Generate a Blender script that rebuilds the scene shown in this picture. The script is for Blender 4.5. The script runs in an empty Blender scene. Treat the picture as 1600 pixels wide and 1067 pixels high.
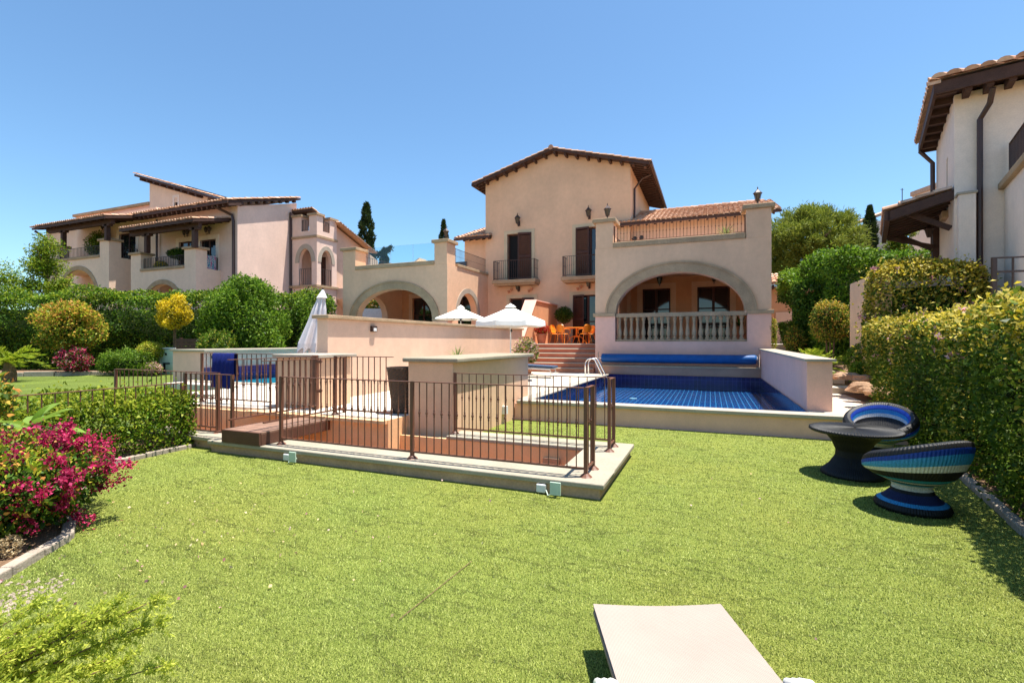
import bpy, bmesh, math, random
import numpy as np
from mathutils import Vector, Matrix
random.seed(7); rng = np.random.default_rng(11)
R = math.radians
scene = bpy.context.scene
COL = scene.collection
# ------------------------------------------------------------------ camera, sky, sun
YAW = math.atan2(310, 755)
CY, SY = math.cos(YAW), math.sin(YAW)
EYE = 1.70
cam_d = bpy.data.cameras.new('camera'); cam = bpy.data.objects.new('camera', cam_d); COL.objects.link(cam)
cam_d.sensor_width = 36; cam_d.lens = 755 / 1600 * 36; cam_d.clip_start = .05; cam_d.clip_end = 3000
cam.location = (0, 0, EYE); cam.rotation_euler = (R(90), 0, YAW)
scene.camera = cam
SUNV = Vector((.215, .11, 1)).normalized()            # towards the sun
sun_el = math.asin(SUNV.z); sun_az = math.atan2(SUNV.x, SUNV.y)
world = bpy.data.worlds.new('World'); scene.world = world; world.use_nodes = True
wn = world.node_tree; wn.nodes.clear()
sky = wn.nodes.new('ShaderNodeTexSky'); sky.sky_type = 'NISHITA'; sky.sun_disc = False
sky.sun_elevation = sun_el; sky.sun_rotation = sun_az; sky.air_density = 1.0; sky.dust_density = 0.5; sky.ozone_density = 1.9; sky.altitude = 100
bg = wn.nodes.new('ShaderNodeBackground'); bg.inputs['Strength'].default_value = .12
wo = wn.nodes.new('ShaderNodeOutputWorld')
tint = wn.nodes.new('ShaderNodeMixRGB'); tint.blend_type = 'MULTIPLY'; tint.inputs[0].default_value = 1; tint.inputs[2].default_value = (.63, .80, .86, 1)   # clear Mediterranean blue
wn.links.new(sky.outputs[0], tint.inputs[1]); wn.links.new(tint.outputs[0], bg.inputs[0]); wn.links.new(bg.outputs[0], wo.inputs[0])
sl = bpy.data.lights.new('sun', 'SUN'); sl.energy = 5.0; sl.angle = R(.53); sl.color = (1, .94, .85)
so = bpy.data.objects.new('sun', sl); COL.objects.link(so); so.location = (0, 0, 60)
so.rotation_euler = (-SUNV).to_track_quat('-Z', 'Y').to_euler()
vs = scene.view_settings
scene.display_settings.display_device = 'sRGB'
vs.view_transform = 'Standard'; vs.look = 'None'; vs.gamma = 1; vs.exposure = 1.05; vs.use_curve_mapping = False
scene.cycles.max_bounces = 8; scene.cycles.transparent_max_bounces = 16
scene.cycles.caustics_reflective = False; scene.cycles.caustics_refractive = False

def C(X, Y):                                         # camera-aligned ground coords (right, forward) -> world
    return (X * CY - Y * SY, X * SY + Y * CY)

# ------------------------------------------------------------------ materials
MATS = {}
def newmat(name):
    m = bpy.data.materials.new(name); m.use_nodes = True
    nt = m.node_tree; nt.nodes.clear()
    out = nt.nodes.new('ShaderNodeOutputMaterial')
    MATS[name] = m
    return m, nt, out
def N(nt, t, **kw):
    n = nt.nodes.new(t)
    for k, v in kw.items(): setattr(n, k, v)
    return n
def pos(nt, scale=(1, 1, 1), rot=(0, 0, 0)):
    g = N(nt, 'ShaderNodeNewGeometry'); mp = N(nt, 'ShaderNodeMapping')
    mp.inputs['Scale'].default_value = scale; mp.inputs['Rotation'].default_value = rot
    nt.links.new(g.outputs['Position'], mp.inputs['Vector']); return mp.outputs[0]
def noise(nt, vec, scale, detail=4, rough=.55):
    n = N(nt, 'ShaderNodeTexNoise'); n.inputs['Scale'].default_value = scale
    n.inputs['Detail'].default_value = detail; n.inputs['Roughness'].default_value = rough
    nt.links.new(vec, n.inputs['Vector']); return n.outputs['Fac']
def ramp(nt, fac, stops, interp='LINEAR'):
    r = N(nt, 'ShaderNodeValToRGB'); r.color_ramp.interpolation = interp
    e = r.color_ramp.elements
    while len(e) < len(stops): e.new(.5)
    for i, (p, c) in enumerate(stops):
        e[i].position = p; e[i].color = (c[0], c[1], c[2], 1) if hasattr(c, '__len__') else (c, c, c, 1)
    nt.links.new(fac, r.inputs[0]); return r.outputs[0]
def mul(nt, a, b, fac=1.0, mode='MULTIPLY'):
    m = N(nt, 'ShaderNodeMixRGB', blend_type=mode); m.inputs[0].default_value = fac
    for i, x in ((1, a), (2, b)):
        if hasattr(x, 'links'): nt.links.new(x, m.inputs[i])
        else: m.inputs[i].default_value = (x[0], x[1], x[2], 1)
    return m.outputs[0]
def bump(nt, h, strength, dist=.01):
    b = N(nt, 'ShaderNodeBump'); b.inputs['Strength'].default_value = strength; b.inputs['Distance'].default_value = dist
    nt.links.new(h, b.inputs['Height']); return b.outputs[0]
def pbsdf(nt, out, col, rough=.7, metal=0, spec=.5, normal=None, trans=None):
    p = N(nt, 'ShaderNodeBsdfPrincipled')
    if hasattr(col, 'links'): nt.links.new(col, p.inputs['Base Color'])
    else: p.inputs['Base Color'].default_value = (*col, 1)
    if hasattr(rough, 'links'): nt.links.new(rough, p.inputs['Roughness'])
    else: p.inputs['Roughness'].default_value = rough
    p.inputs['Metallic'].default_value = metal
    p.inputs['Specular IOR Level'].default_value = spec
    if normal is not None: nt.links.new(normal, p.inputs['Normal'])
    nt.links.new(p.outputs[0], out.inputs[0]); return p
def surf(name, col, rough=.75, var=.12, vs_=3.0, fine=.08, fs=60, bmp=.25, bs=120, bd=.004, spec=.3, metal=0, streak=0):
    """general weathered surface: broad blotches, fine grain, bump, optional vertical rain streaks"""
    m, nt, out = newmat(name); P = pos(nt)
    c = mul(nt, col, ramp(nt, noise(nt, P, vs_), [(.25, 1 - var), (.75, 1 + var)]))
    c = mul(nt, c, ramp(nt, noise(nt, P, fs, 3), [(.3, 1 - fine), (.7, 1 + fine)]))
    if streak:
        c = mul(nt, c, ramp(nt, noise(nt, P, 5.5, 6, .7), [(.28, .93), (.72, 1.05)]))      # trowel mottling
        c = mul(nt, c, ramp(nt, noise(nt, pos(nt, (2.2, 2.2, .35)), 1.1, 6, .6), [(.30, 1 - streak), (.75, 1.0)]))
        c = mul(nt, c, ramp(nt, noise(nt, pos(nt, (1, 1, .6)), .55, 6, .65), [(.35, 1 - streak * .7), (.62, 1.03)]))
    nb = bump(nt, noise(nt, P, bs, 4), bmp, bd) if bmp else None
    pbsdf(nt, out, c, rough, metal, spec, nb); return m
def flat(name, col, rough=.5, metal=0, spec=.5, var=.08, s=8):
    m, nt, out = newmat(name)
    c = mul(nt, col, ramp(nt, noise(nt, pos(nt), s), [(.3, 1 - var), (.7, 1 + var)]))
    pbsdf(nt, out, c, rough, metal, spec); return m
def leafmat(name, stops, transl=.35, rough=.5, spec=.2, big=.25, bscale=1.2, hue=None):
    """leaf colour differs from leaf to leaf (each leaf is an island) and from branch to branch"""
    m, nt, out = newmat(name); g = N(nt, 'ShaderNodeNewGeometry')
    c = ramp(nt, g.outputs['Random Per Island'], stops)
    c = mul(nt, c, ramp(nt, noise(nt, pos(nt), bscale, 3), [(.3, 1 - big), (.7, 1 + big)]))
    if hue: c = mul(nt, c, ramp(nt, noise(nt, pos(nt), hue, 3, .6), [(.34, (.95, 1.0, .97)), (.66, (1.06, .99, .94))]))
    p = N(nt, 'ShaderNodeBsdfPrincipled'); p.inputs['Roughness'].default_value = rough; p.inputs['Specular IOR Level'].default_value = spec
    t = N(nt, 'ShaderNodeBsdfTranslucent'); mx = N(nt, 'ShaderNodeMixShader'); mx.inputs[0].default_value = transl
    nt.links.new(c, p.inputs['Base Color']); nt.links.new(c, t.inputs['Color'])
    nt.links.new(p.outputs[0], mx.inputs[1]); nt.links.new(t.outputs[0], mx.inputs[2]); nt.links.new(mx.outputs[0], out.inputs[0])
    return m
def tilemat(name, col, grout, size, plane, gap=.02, var=.3, rough=.15, off=0., colb=None, bmp=.3):
    m, nt, out = newmat(name)
    rot = {'xy': (0, 0, 0), 'xz': (R(-90), 0, 0), 'yz': (0, R(90), R(90))}[plane]
    g = N(nt, 'ShaderNodeNewGeometry'); sep = N(nt, 'ShaderNodeSeparateXYZ'); cb = N(nt, 'ShaderNodeCombineXYZ')
    nt.links.new(g.outputs['Position'], sep.inputs[0])
    i, j = {'xy': (0, 1), 'xz': (0, 2), 'yz': (1, 2)}[plane]
    nt.links.new(sep.outputs[i], cb.inputs[0]); nt.links.new(sep.outputs[j], cb.inputs[1])
    b = N(nt, 'ShaderNodeTexBrick'); b.offset = off; b.squash = 1
    nt.links.new(cb.outputs[0], b.inputs['Vector'])
    c2 = colb or tuple(x * (1 - var) for x in col)
    b.inputs['Color1'].default_value = (*col, 1); b.inputs['Color2'].default_value = (*c2, 1); b.inputs['Mortar'].default_value = (*grout, 1)
    b.inputs['Scale'].default_value = 1; b.inputs['Mortar Size'].default_value = gap * size[0]; b.inputs['Mortar Smooth'].default_value = .1
    b.inputs['Brick Width'].default_value = size[0]; b.inputs['Row Height'].default_value = size[1]
    c = mul(nt, b.outputs['Color'], ramp(nt, noise(nt, pos(nt), 9), [(.3, .88), (.7, 1.1)]))
    inv = N(nt, 'ShaderNodeMath', operation='SUBTRACT'); inv.inputs[0].default_value = 1; nt.links.new(b.outputs['Fac'], inv.inputs[1])
    pbsdf(nt, out, c, rough, 0, .5, bump(nt, inv.outputs[0], bmp, .003)); return m
def clearmat(name, tint, ior=1.45, rough=.02, wave=None, amt=1.0):
    """thin clear sheet: transparent, mirror-like at grazing angles"""
    m, nt, out = newmat(name)
    fr = N(nt, 'ShaderNodeFresnel'); fr.inputs[0].default_value = ior
    t = N(nt, 'ShaderNodeBsdfTransparent'); t.inputs[0].default_value = (*tint, 1)
    g = N(nt, 'ShaderNodeBsdfGlossy'); g.inputs['Roughness'].default_value = rough
    mx = N(nt, 'ShaderNodeMixShader')
    if wave:
        nb = bump(nt, noise(nt, pos(nt), wave[0], 3), wave[1], .03)
        nt.links.new(nb, g.inputs['Normal']); nt.links.new(nb, fr.inputs['Normal'])
    sc = N(nt, 'ShaderNodeMath', operation='MULTIPLY'); sc.inputs[1].default_value = amt; nt.links.new(fr.outputs[0], sc.inputs[0])
    nt.links.new(sc.outputs[0], mx.inputs[0]); nt.links.new(t.outputs[0], mx.inputs[1]); nt.links.new(g.outputs[0], mx.inputs[2])
    nt.links.new(mx.outputs[0], out.inputs[0]); return m

surf('stucco_tan', (.77, .50, .325), .85, .07, .8, .05, 40, .3, 90, .004, .15, streak=.06)
surf('stucco_rose', (.82, .60, .49), .85, .06, .9, .05, 40, .3, 90, .004, .15, streak=.05)
surf('stucco_orange', (.86, .53, .28), .85, .08, .9, .05, 40, .3, 90, .004, .15, streak=.08)
surf('stucco_pink', (.82, .495, .385), .85, .06, .9, .05, 40, .3, 90, .004, .15, streak=.05)
surf('stucco_peach', (.74, .50, .365), .85, .07, .9, .05, 40, .3, 90, .004, .15, streak=.05)
surf('stucco_salmon', (.70, .36, .19), .85, .07, .9, .05, 40, .3, 90, .004, .15, streak=.06)
surf('stucco_cream', (.88, .73, .62), .85, .06, .9, .05, 40, .3, 90, .004, .15, streak=.04)
surf('stucco_beige', (.88, .645, .48), .85, .06, .9, .05, 40, .3, 90, .004, .15, streak=.06)
surf('stucco_brown', (.46, .26, .17), .88, .10, 1.2, .06, 40, .3, 90, .004, .15, streak=.12)
surf('stone_warm', (.34, .30, .23), .85, .12, 2.0, .10, 35, .35, 70, .004, .2)
surf('stone_trim', (.46, .325, .20), .85, .16, 2.5, .14, 35, .5, 70, .006, .2, streak=.15)
surf('trim_beige', (.60, .47, .31), .85, .10, 2.0, .08, 35, .3, 70, .004, .2)
surf('stone_pale', (.40, .345, .275), .8, .12, 2.0, .10, 35, .35, 70, .004, .2)
surf('kerb_stone', (.31, .265, .19), .85, .12, 3, .12, 40, .4, 70, .005, .2)
surf('kerb_side', (.58, .375, .235), .9, .16, 3, .12, 40, .4, 60, .006, .15, streak=.2)
surf('edging_stone', (.36, .30, .24), .9, .2, 6, .2, 50, .6, 60, .008, .15)
surf('shade_core', (.022, .034, .010), .95, .3, 4, .3, 30, .8, 40, .02, .1)  # solid core added inside foliage; blocks light, its dark colour stands for inner shade
surf('soil', (.20, .125, .075), .95, .3, 1.5, .3, 30, .8, 40, .02, .1)
surf('rock', (.38, .24, .15), .9, .3, 4, .2, 30, .9, 18, .03, .15)
surf('terracotta_tile_step', (.50, .215, .13), .7, .14, 3, .08, 50, .2, 80, .003, .3)
surf('terracotta_pot', (.46, .20, .11), .8, .15, 6, .1, 60, .3, 60, .004, .2)
surf('bark', (.16, .10, .06), .95, .3, 6, .3, 60, .9, 30, .02, .1)
surf('twig', (.10, .075, .04), .95, .3, 6, .3, 60, .5, 30, .02, .1)
surf('dark_wood', (.07, .035, .025), .7, .25, 5, .2, 60, .3, 60, .003, .3)  # dark brown timber of roofs, canopies and parasol ribs
surf('shutter_wood', (.075, .028, .018), .6, .2, 5, .15, 60, .2, 60, .003, .35)
surf('fascia_wood', (.11, .048, .03), .6, .2, 5, .2, 70, .35, 60, .003, .35)
surf('bridge_wood', (.25, .145, .10), .65, .2, 5, .2, 70, .35, 60, .003, .35)
surf('fence_metal', (.15, .06, .034), .5, .15, 9, .12, 80, .15, 120, .002, .4)
surf('dark_iron', (.05, .026, .02), .5, .15, 9, .1, 80, .1, 120, .002, .5)
surf('pipe_brown', (.055, .024, .018), .4, .15, 5, .1, 60, .05, 80, .002, .5)
flat('white_plastic', (.78, .77, .73), .35)
flat('offwhite_metal', (.72, .72, .70), .4)
flat('pale_green_box', (.50, .62, .50), .5)
flat('chrome', (.75, .75, .75), .14, 1.0)
flat('dark_glass', (.012, .014, .018), .05, 0, .9)
flat('dark_void', (.012, .010, .010), .7, 0, .2)  # matte black pane, painted as the unlit room behind an open door
flat('pale_glass', (.22, .28, .30), .08, 0, .8)
flat('lamp_glass', (.11, .085, .055), .2)
flat('black_plastic', (.02, .02, .02), .4)
flat('orange_plastic', (.85, .27, .02), .35)
flat('blue_pad', (.03, .06, .12), .8)
surf('towel_blue', (.012, .02, .13), .95, .12, 6, .25, 200, .9, 240, .006, .1)
surf('canvas_white', (.82, .79, .72), .9, .04, 5, .03, 80, .15, 200, .003, .1)
surf('canvas_lilac', (.72, .68, .70), .9, .05, 5, .04, 80, .2, 150, .003, .1)
surf('wicker_pot', (.10, .065, .045), .75, .2, 10, .3, 90, .8, 70, .01, .3)
tilemat('pool_tile_floor', (.006, .03, .20), (.12, .36, .62), (.145, .145), 'xy', .085, .35)
tilemat('pool_tile_light', (.04, .27, .35), (.16, .42, .5), (.31, .31), 'xy', .05, .2)
tilemat('pool_tile_x', (.012, .010, .085), (.05, .05, .17), (.145, .29), 'xz', .04, .35)
tilemat('pool_tile_y', (.012, .010, .085), (.05, .05, .17), (.145, .29), 'yz', .04, .35)
tilemat('paving', (.60, .535, .44), (.40, .35, .28), (.6, .4), 'xy', .012, .1, .8, .5, bmp=.4)
clearmat('water', (.62, .86, .97), 1.22, .03, (3.5, .16), .8)
clearmat('water_light', (.55, .95, 1.0), 1.10, .03, (3.5, .12), .3)
clearmat('clear_glass', (.86, .94, .95), 1.35, .01)
def roller_mat():
    m, nt, out = newmat('bubble_cover')
    P = pos(nt)
    v = N(nt, 'ShaderNodeTexVoronoi'); v.inputs['Scale'].default_value = 55; nt.links.new(P, v.inputs['Vector'])
    c = mul(nt, (.002, .08, .27), ramp(nt, noise(nt, P, 4), [(.3, .8), (.7, 1.15)]))
    pbsdf(nt, out, c, .45, 0, .3, bump(nt, v.outputs['Distance'], .5, .006))
roller_mat()
def rooftile_mat():
    m, nt, out = newmat('roof_tile'); g = N(nt, 'ShaderNodeNewGeometry')
    c = ramp(nt, g.outputs['Random Per Island'], [(0, (.48, .26, .155)), (.35, (.58, .345, .22)), (.7, (.66, .45, .32)), (1, (.42, .21, .13))])
    c = mul(nt, c, ramp(nt, noise(nt, pos(nt), 7), [(.3, .75), (.7, 1.15)]))
    pbsdf(nt, out, c, .85, 0, .2, bump(nt, noise(nt, pos(nt), 60), .3, .004))
rooftile_mat()
def turf_mat():
    m, nt, out = newmat('turf'); P = pos(nt)
    c = ramp(nt, noise(nt, P, 95, 3, .7), [(.34, (.03, .05, .005)), (.48, (.20, .245, .042)), (.68, (.43, .465, .12))])  # darkest stop paints the shade in the gaps between blades
    c = mul(nt, c, ramp(nt, noise(nt, P, 1.1, 5, .6), [(.3, .93), (.7, 1.06)]))
    c = mul(nt, c, ramp(nt, noise(nt, P, .55, 3, .6), [(.34, (.94, 1.0, .97)), (.66, (1.06, .99, .93))]))
    c = mul(nt, c, ramp(nt, noise(nt, pos(nt, (1, 14, 1), (0, 0, R(-12))), 1.3, 3), [(.36, .92), (.5, 1.0)]))   # combed pile lines
    c = mul(nt, c, ramp(nt, noise(nt, P, 14, 3), [(.3, .88), (.7, 1.1)]))
    for sc_, rt_ in ((.8, 15), (1.3, -35)):                 # pile creases, their shade painted as dark lines
        c = mul(nt, c, ramp(nt, noise(nt, pos(nt, (1, 3.2, 1), (0, 0, R(rt_))), sc_, 3, .5), [(.480, 1), (.5, .62), (.520, 1)]))
    pbsdf(nt, out, c, .85, 0, .15, bump(nt, noise(nt, P, 130, 4, .7), 1.0, .02))
turf_mat()
def lawn_mat():
    m, nt, out = newmat('natural_lawn'); P = pos(nt)
    c = ramp(nt, noise(nt, P, 30, 5, .7), [(.3, (.07, .11, .015)), (.55, (.15, .20, .035)), (.75, (.25, .25, .07))])
    c = mul(nt, c, ramp(nt, noise(nt, P, .8, 5, .6), [(.3, .75), (.7, 1.15)]))
    pbsdf(nt, out, c, .9, 0, .15, bump(nt, noise(nt, P, 60, 4, .7), 1.0, .03))
lawn_mat()
leafmat('blade', [(0, (.045, .075, .010)), (.28, (.17, .225, .036)), (.7, (.33, .395, .078)), (1, (.50, .53, .16))], .25, .5, .2, .07, 1.6, .5)
leafmat('leaf_dark', [(0, (.025, .06, .006)), (.5, (.05, .115, .010)), (.85, (.09, .175, .016)), (1, (.18, .26, .04))], .35)
leafmat('leaf_bright', [(0, (.06, .14, .008)), (.5, (.13, .25, .014)), (1, (.26, .37, .035))], .4)
leafmat('leaf_mid', [(0, (.035, .08, .007)), (.5, (.085, .155, .013)), (1, (.19, .25, .03))], .38)
leafmat('leaf_lime', [(0, (.11, .18, .010)), (.5, (.25, .33, .018)), (1, (.42, .44, .045))], .42)
leafmat('leaf_yellow', [(0, (.36, .30, .02)), (.5, (.60, .48, .05)), (1, (.74, .64, .18))], .4)
leafmat('leaf_gold', [(0, (.56, .40, .01)), (.5, (.74, .55, .012)), (1, (.80, .66, .04))], .42)
leafmat('leaf_orange', [(0, (.52, .20, .06)), (.35, (.60, .32, .06)), (.7, (.58, .48, .05)), (1, (.36, .40, .04))], .4)
leafmat('leaf_pine', [(0, (.09, .13, .012)), (.5, (.19, .235, .03)), (1, (.32, .35, .05))], .35, .6)
leafmat('leaf_cypress', [(0, (.018, .035, .010)), (.6, (.035, .06, .015)), (1, (.06, .09, .02))], .2, .7)
leafmat('leaf_juniper', [(0, (.26, .33, .035)), (.5, (.42, .48, .06)), (1, (.58, .58, .10))], .5, .6)
leafmat('bract_magenta', [(0, (.22, .005, .028)), (.5, (.46, .014, .085)), (1, (.68, .08, .21))], .4, .6, .2, .5, 5)
leafmat('petal_pink', [(0, (.55, .20, .24)), (.5, (.68, .36, .38)), (1, (.75, .55, .52))], .4, .6, .2)
leafmat('petal_red', [(0, (.45, .01, .01)), (1, (.65, .03, .03))], .35, .6, .2)
leafmat('petal_dry', [(0, (.60, .42, .20)), (1, (.80, .66, .42))], .3, .7, .2)
leafmat('leaf_agave', [(0, (.14, .26, .03)), (1, (.26, .38, .06))], .35, .35, .4)
leafmat('leaf_yucca', [(0, (.16, .19, .05)), (1, (.34, .36, .14))], .3, .5, .3)
M = MATS

# ------------------------------------------------------------------ mesh builder
def wloc(o):
    v = Vector((0, 0, 0))
    while o is not None: v = v + o.location; o = o.parent
    return v
def setp(o, label=None, cat=None, group=None, kind=None):
    if label: o['label'] = label
    if cat: o['category'] = cat
    if group: o['group'] = group
    if kind: o['kind'] = kind
    return o
def thing(name, loc, label, cat, group=None, rz=0):
    o = bpy.data.objects.new(name, None); COL.objects.link(o); o.location = loc; o.rotation_euler = (0, 0, rz)
    o.empty_display_size = .3
    return setp(o, label, cat, group)
def FA(u, w, z): return (u, w, z)                     # wall running along a
def FB(u, w, z): return (w, u, z)                     # wall running along b
class MB:
    def __init__(s): s.v = []; s.f = []; s.m = []; s.xf = None
    def P(s, p):
        if s.xf is not None: p = s.xf @ Vector(p)
        s.v.append((p[0], p[1], p[2])); return len(s.v) - 1
    def face(s, pts, m=0):
        s.f.append([s.P(p) for p in pts]); s.m.append(m)
    def grid(s, rows, m=0, closed=False, mrow=None):
        ids = [[s.P(p) for p in r] for r in rows]
        for i in range(len(ids) - 1):
            n = len(ids[i])
            for j in range(n if closed else n - 1):
                k = (j + 1) % n
                s.f.append([ids[i][j], ids[i][k], ids[i + 1][k], ids[i + 1][j]]); s.m.append(mrow[i] if mrow else m)
        return ids
    def box(s, x0, x1, y0, y1, z0, z1, m=0, f=FA):
        if x0 > x1: x0, x1 = x1, x0
        if y0 > y1: y0, y1 = y1, y0
        q = [s.P(f(x, y, z)) for z in (z0, z1) for (x, y) in ((x0, y0), (x1, y0), (x1, y1), (x0, y1))]
        for a in ((3, 2, 1, 0), (4, 5, 6, 7), (0, 1, 5, 4), (1, 2, 6, 5), (2, 3, 7, 6), (3, 0, 4, 7)):
            s.f.append([q[i] for i in a]); s.m.append(m)
        return s
    def prism(s, poly, w0, w1, m=0, f=FA):            # poly of (u,z) extruded in w
        n = len(poly)
        A = [s.P(f(u, w0, z)) for u, z in poly]; B = [s.P(f(u, w1, z)) for u, z in poly]
        s.f.append(A); s.m.append(m); s.f.append(B[::-1]); s.m.append(m)
        for i in range(n):
            j = (i + 1) % n; s.f.append([A[i], B[i], B[j], A[j]]); s.m.append(m)
    def bar(s, p, q, w, h=None, m=0, up=(0, 0, 1)):   # square bar from p to q
        p, q = Vector(p), Vector(q); d = (q - p).normalized(); h = h or w
        u = Vector(up); 
        if abs(d.dot(u)) > .98: u = Vector((1, 0, 0))
        x = d.cross(u).normalized() * w / 2; y = x.cross(d).normalized() * h / 2
        A = [s.P(p + a * x + b * y) for a, b in ((-1, -1), (1, -1), (1, 1), (-1, 1))]
        B = [s.P(q + a * x + b * y) for a, b in ((-1, -1), (1, -1), (1, 1), (-1, 1))]
        for fa in (A[::-1], B): s.f.append(fa); s.m.append(m)
        for i in range(4):
            j = (i + 1) % 4; s.f.append([A[i], A[j], B[j], B[i]]); s.m.append(m)
    def tube(s, pts, r, n=8, m=0, cap=True):
        pts = [Vector(p) for p in pts]; rr = r if hasattr(r, '__len__') else [r] * len(pts); rows = []; prev = None
        for i, p in enumerate(pts):
            d = (pts[min(i + 1, len(pts) - 1)] - pts[max(i - 1, 0)]).normalized()
            if prev is None:
                u = Vector((0, 0, 1)) if abs(d.z) < .9 else Vector((1, 0, 0)); x = d.cross(u).normalized()
            else: x = (prev - d * prev.dot(d)).normalized()
            prev = x; y = d.cross(x)
            rows.append([p + (x * math.cos(2 * math.pi * k / n) + y * math.sin(2 * math.pi * k / n)) * rr[i] for k in range(n)])
        ids = s.grid(rows, m, True)
        if cap:
            s.f.append(ids[0][::-1]); s.m.append(m); s.f.append(ids[-1]); s.m.append(m)
    def lathe(s, prof, cx, cy, n=16, m=0, mrow=None, z0=0, capt=True):
        rows = [[(cx + r * math.cos(2 * math.pi * k / n), cy + r * math.sin(2 * math.pi * k / n), z0 + z) for k in range(n)] for r, z in prof]
        ids = s.grid(rows, m, True, mrow)
        if capt:
            s.f.append(ids[0][::-1]); s.m.append(m); s.f.append(ids[-1]); s.m.append(mrow[-1] if mrow else m)
    def ball(s, c, r, n=8, k=5, m=0, sq=1):
        s.lathe([(max(r * math.sin(math.pi * i / k), .0005), -r * sq * math.cos(math.pi * i / k)) for i in range(k + 1)], c[0], c[1], n, m, None, c[2])
    def archwall(s, f, u0, u1, z0, z1, w0, w1, arch, m=0, mi=None, n=28):
        uc, hw, zs, rise, zb = arch; mi = m if mi is None else mi
        def pr(poly): s.prism(poly, w0, w1, m, f)
        if uc - hw > u0 + 1e-4: pr([(u0, z0), (uc - hw, z0), (uc - hw, z1), (u0, z1)])
        if u1 > uc + hw + 1e-4: pr([(uc + hw, z0), (u1, z0), (u1, z1), (uc + hw, z1)])
        if zb > z0 + 1e-4: pr([(uc - hw, z0), (uc + hw, z0), (uc + hw, zb), (uc - hw, zb)])
        pts = [(uc - hw * math.cos(math.pi * i / n), zs + rise * math.sin(math.pi * i / n)) for i in range(n + 1)]
        for w in (w0, w1):
            lo = [s.P(f(u, w, z)) for u, z in pts]; hi = [s.P(f(u, w, z1)) for u, z in pts]
            for i in range(n): s.f.append([lo[i], lo[i + 1], hi[i + 1], hi[i]]); s.m.append(m)
        A = [s.P(f(u, w0, z)) for u, z in pts]; B = [s.P(f(u, w1, z)) for u, z in pts]
        for i in range(n): s.f.append([A[i], A[i + 1], B[i + 1], B[i]]); s.m.append(mi)
        s.face([f(uc - hw, w0, z1), f(uc + hw, w0, z1), f(uc + hw, w1, z1), f(uc - hw, w1, z1)], m)
    def archband(s, f, uc, hw, zs, rise, t, w0, w1, m=0, n=36, step=0):
        def ring(dh, w): return [s.P(f(uc - (hw + dh) * math.cos(math.pi * i / n), w, zs + (rise + dh) * math.sin(math.pi * i / n))) for i in range(n + 1)]
        a, b, c, d = ring(0, w0), ring(t, w0), ring(t, w1), ring(0, w1)
        for p, q in ((a, b), (b, c), (c, d), (d, a)):
            for i in range(n): s.f.append([p[i], p[i + 1], q[i + 1], q[i]]); s.m.append(m)
        for i in (0, n): s.f.append([a[i], b[i], c[i], d[i]]); s.m.append(m)
    def holes(s, f, u0, u1, z0, z1, w0, w1, hs, m=0):   # wall slab with rectangular openings
        us = sorted({u0, u1, *[h[0] for h in hs], *[h[1] for h in hs]}); zs = sorted({z0, z1, *[h[2] for h in hs], *[h[3] for h in hs]})
        us = [u for u in us if u0 <= u <= u1]; zs = [z for z in zs if z0 <= z <= z1]
        for i in range(len(us) - 1):
            for j in range(len(zs) - 1):
                cu, cz = (us[i] + us[i + 1]) / 2, (zs[j] + zs[j + 1]) / 2
                if any(h[0] < cu < h[1] and h[2] < cz < h[3] for h in hs): continue
                for w in (w0, w1): s.face([f(us[i], w, zs[j]), f(us[i + 1], w, zs[j]), f(us[i + 1], w, zs[j + 1]), f(us[i], w, zs[j + 1])], m)
        for h in [*hs, (u0, u1, z0, z1)]:
            for (p, q) in (((h[0], h[2]), (h[1], h[2])), ((h[1], h[2]), (h[1], h[3])), ((h[1], h[3]), (h[0], h[3])), ((h[0], h[3]), (h[0], h[2]))):
                s.face([f(p[0], w0, p[1]), f(q[0], w0, q[1]), f(q[0], w1, q[1]), f(p[0], w1, p[1])], m)
    def build(s, name, mats, parent=None, smooth=False, bevel=0, world=True, local=False):
        me = bpy.data.meshes.new(name)
        if isinstance(mats, str): mats = [mats]
        V = np.array(s.v, dtype=np.float64).reshape(-1, 3)
        o = bpy.data.objects.new(name, me)
        if parent is not None:
            if world: V = V - np.array(wloc(parent))
        elif not local:
            b = (V.min(0) + V.max(0)) / 2; b[2] = V[:, 2].min(); V = V - b; o.location = b
        me.from_pydata(V.tolist(), [], s.f); 
        for x in mats: me.materials.append(M[x])
        me.polygons.foreach_set('material_index', s.m)
        if smooth: me.polygons.foreach_set('use_smooth', [True] * len(s.f))
        me.update(); COL.objects.link(o)
        if parent is not None: o.parent = parent
        if bevel:
            w = o.modifiers.new('weld', 'WELD'); w.merge_threshold = .0005
            bv = o.modifiers.new('bevel', 'BEVEL'); bv.width = bevel; bv.segments = 2; bv.limit_method = 'ANGLE'; bv.angle_limit = R(50)
        return o
def part(name, mats, parent, fn, **kw):
    mb = MB(); fn(mb); return mb.build(name, mats, parent, **kw)
def parts(name, mats, parent, fn, **kw):
    """each connected piece of the shape becomes a part of its own"""
    mb = MB(); fn(mb); n = len(mb.v); p = list(range(n))
    def find(i):
        while p[i] != i: p[i] = p[p[i]]; i = p[i]
        return i
    for f in mb.f:
        a = find(f[0])
        for j in f[1:]: p[find(j)] = a
    groups = {}
    for f, mm in zip(mb.f, mb.m): groups.setdefault(find(f[0]), []).append((f, mm))
    out = []
    for fs in groups.values():
        m2 = MB(); mp = {}
        for f, mm in fs:
            g = []
            for j in f:
                if j not in mp: mp[j] = len(m2.v); m2.v.append(mb.v[j])
                g.append(mp[j])
            m2.f.append(g); m2.m.append(mm)
        out.append(m2.build(name, mats, parent, **kw))
    return out
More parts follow.
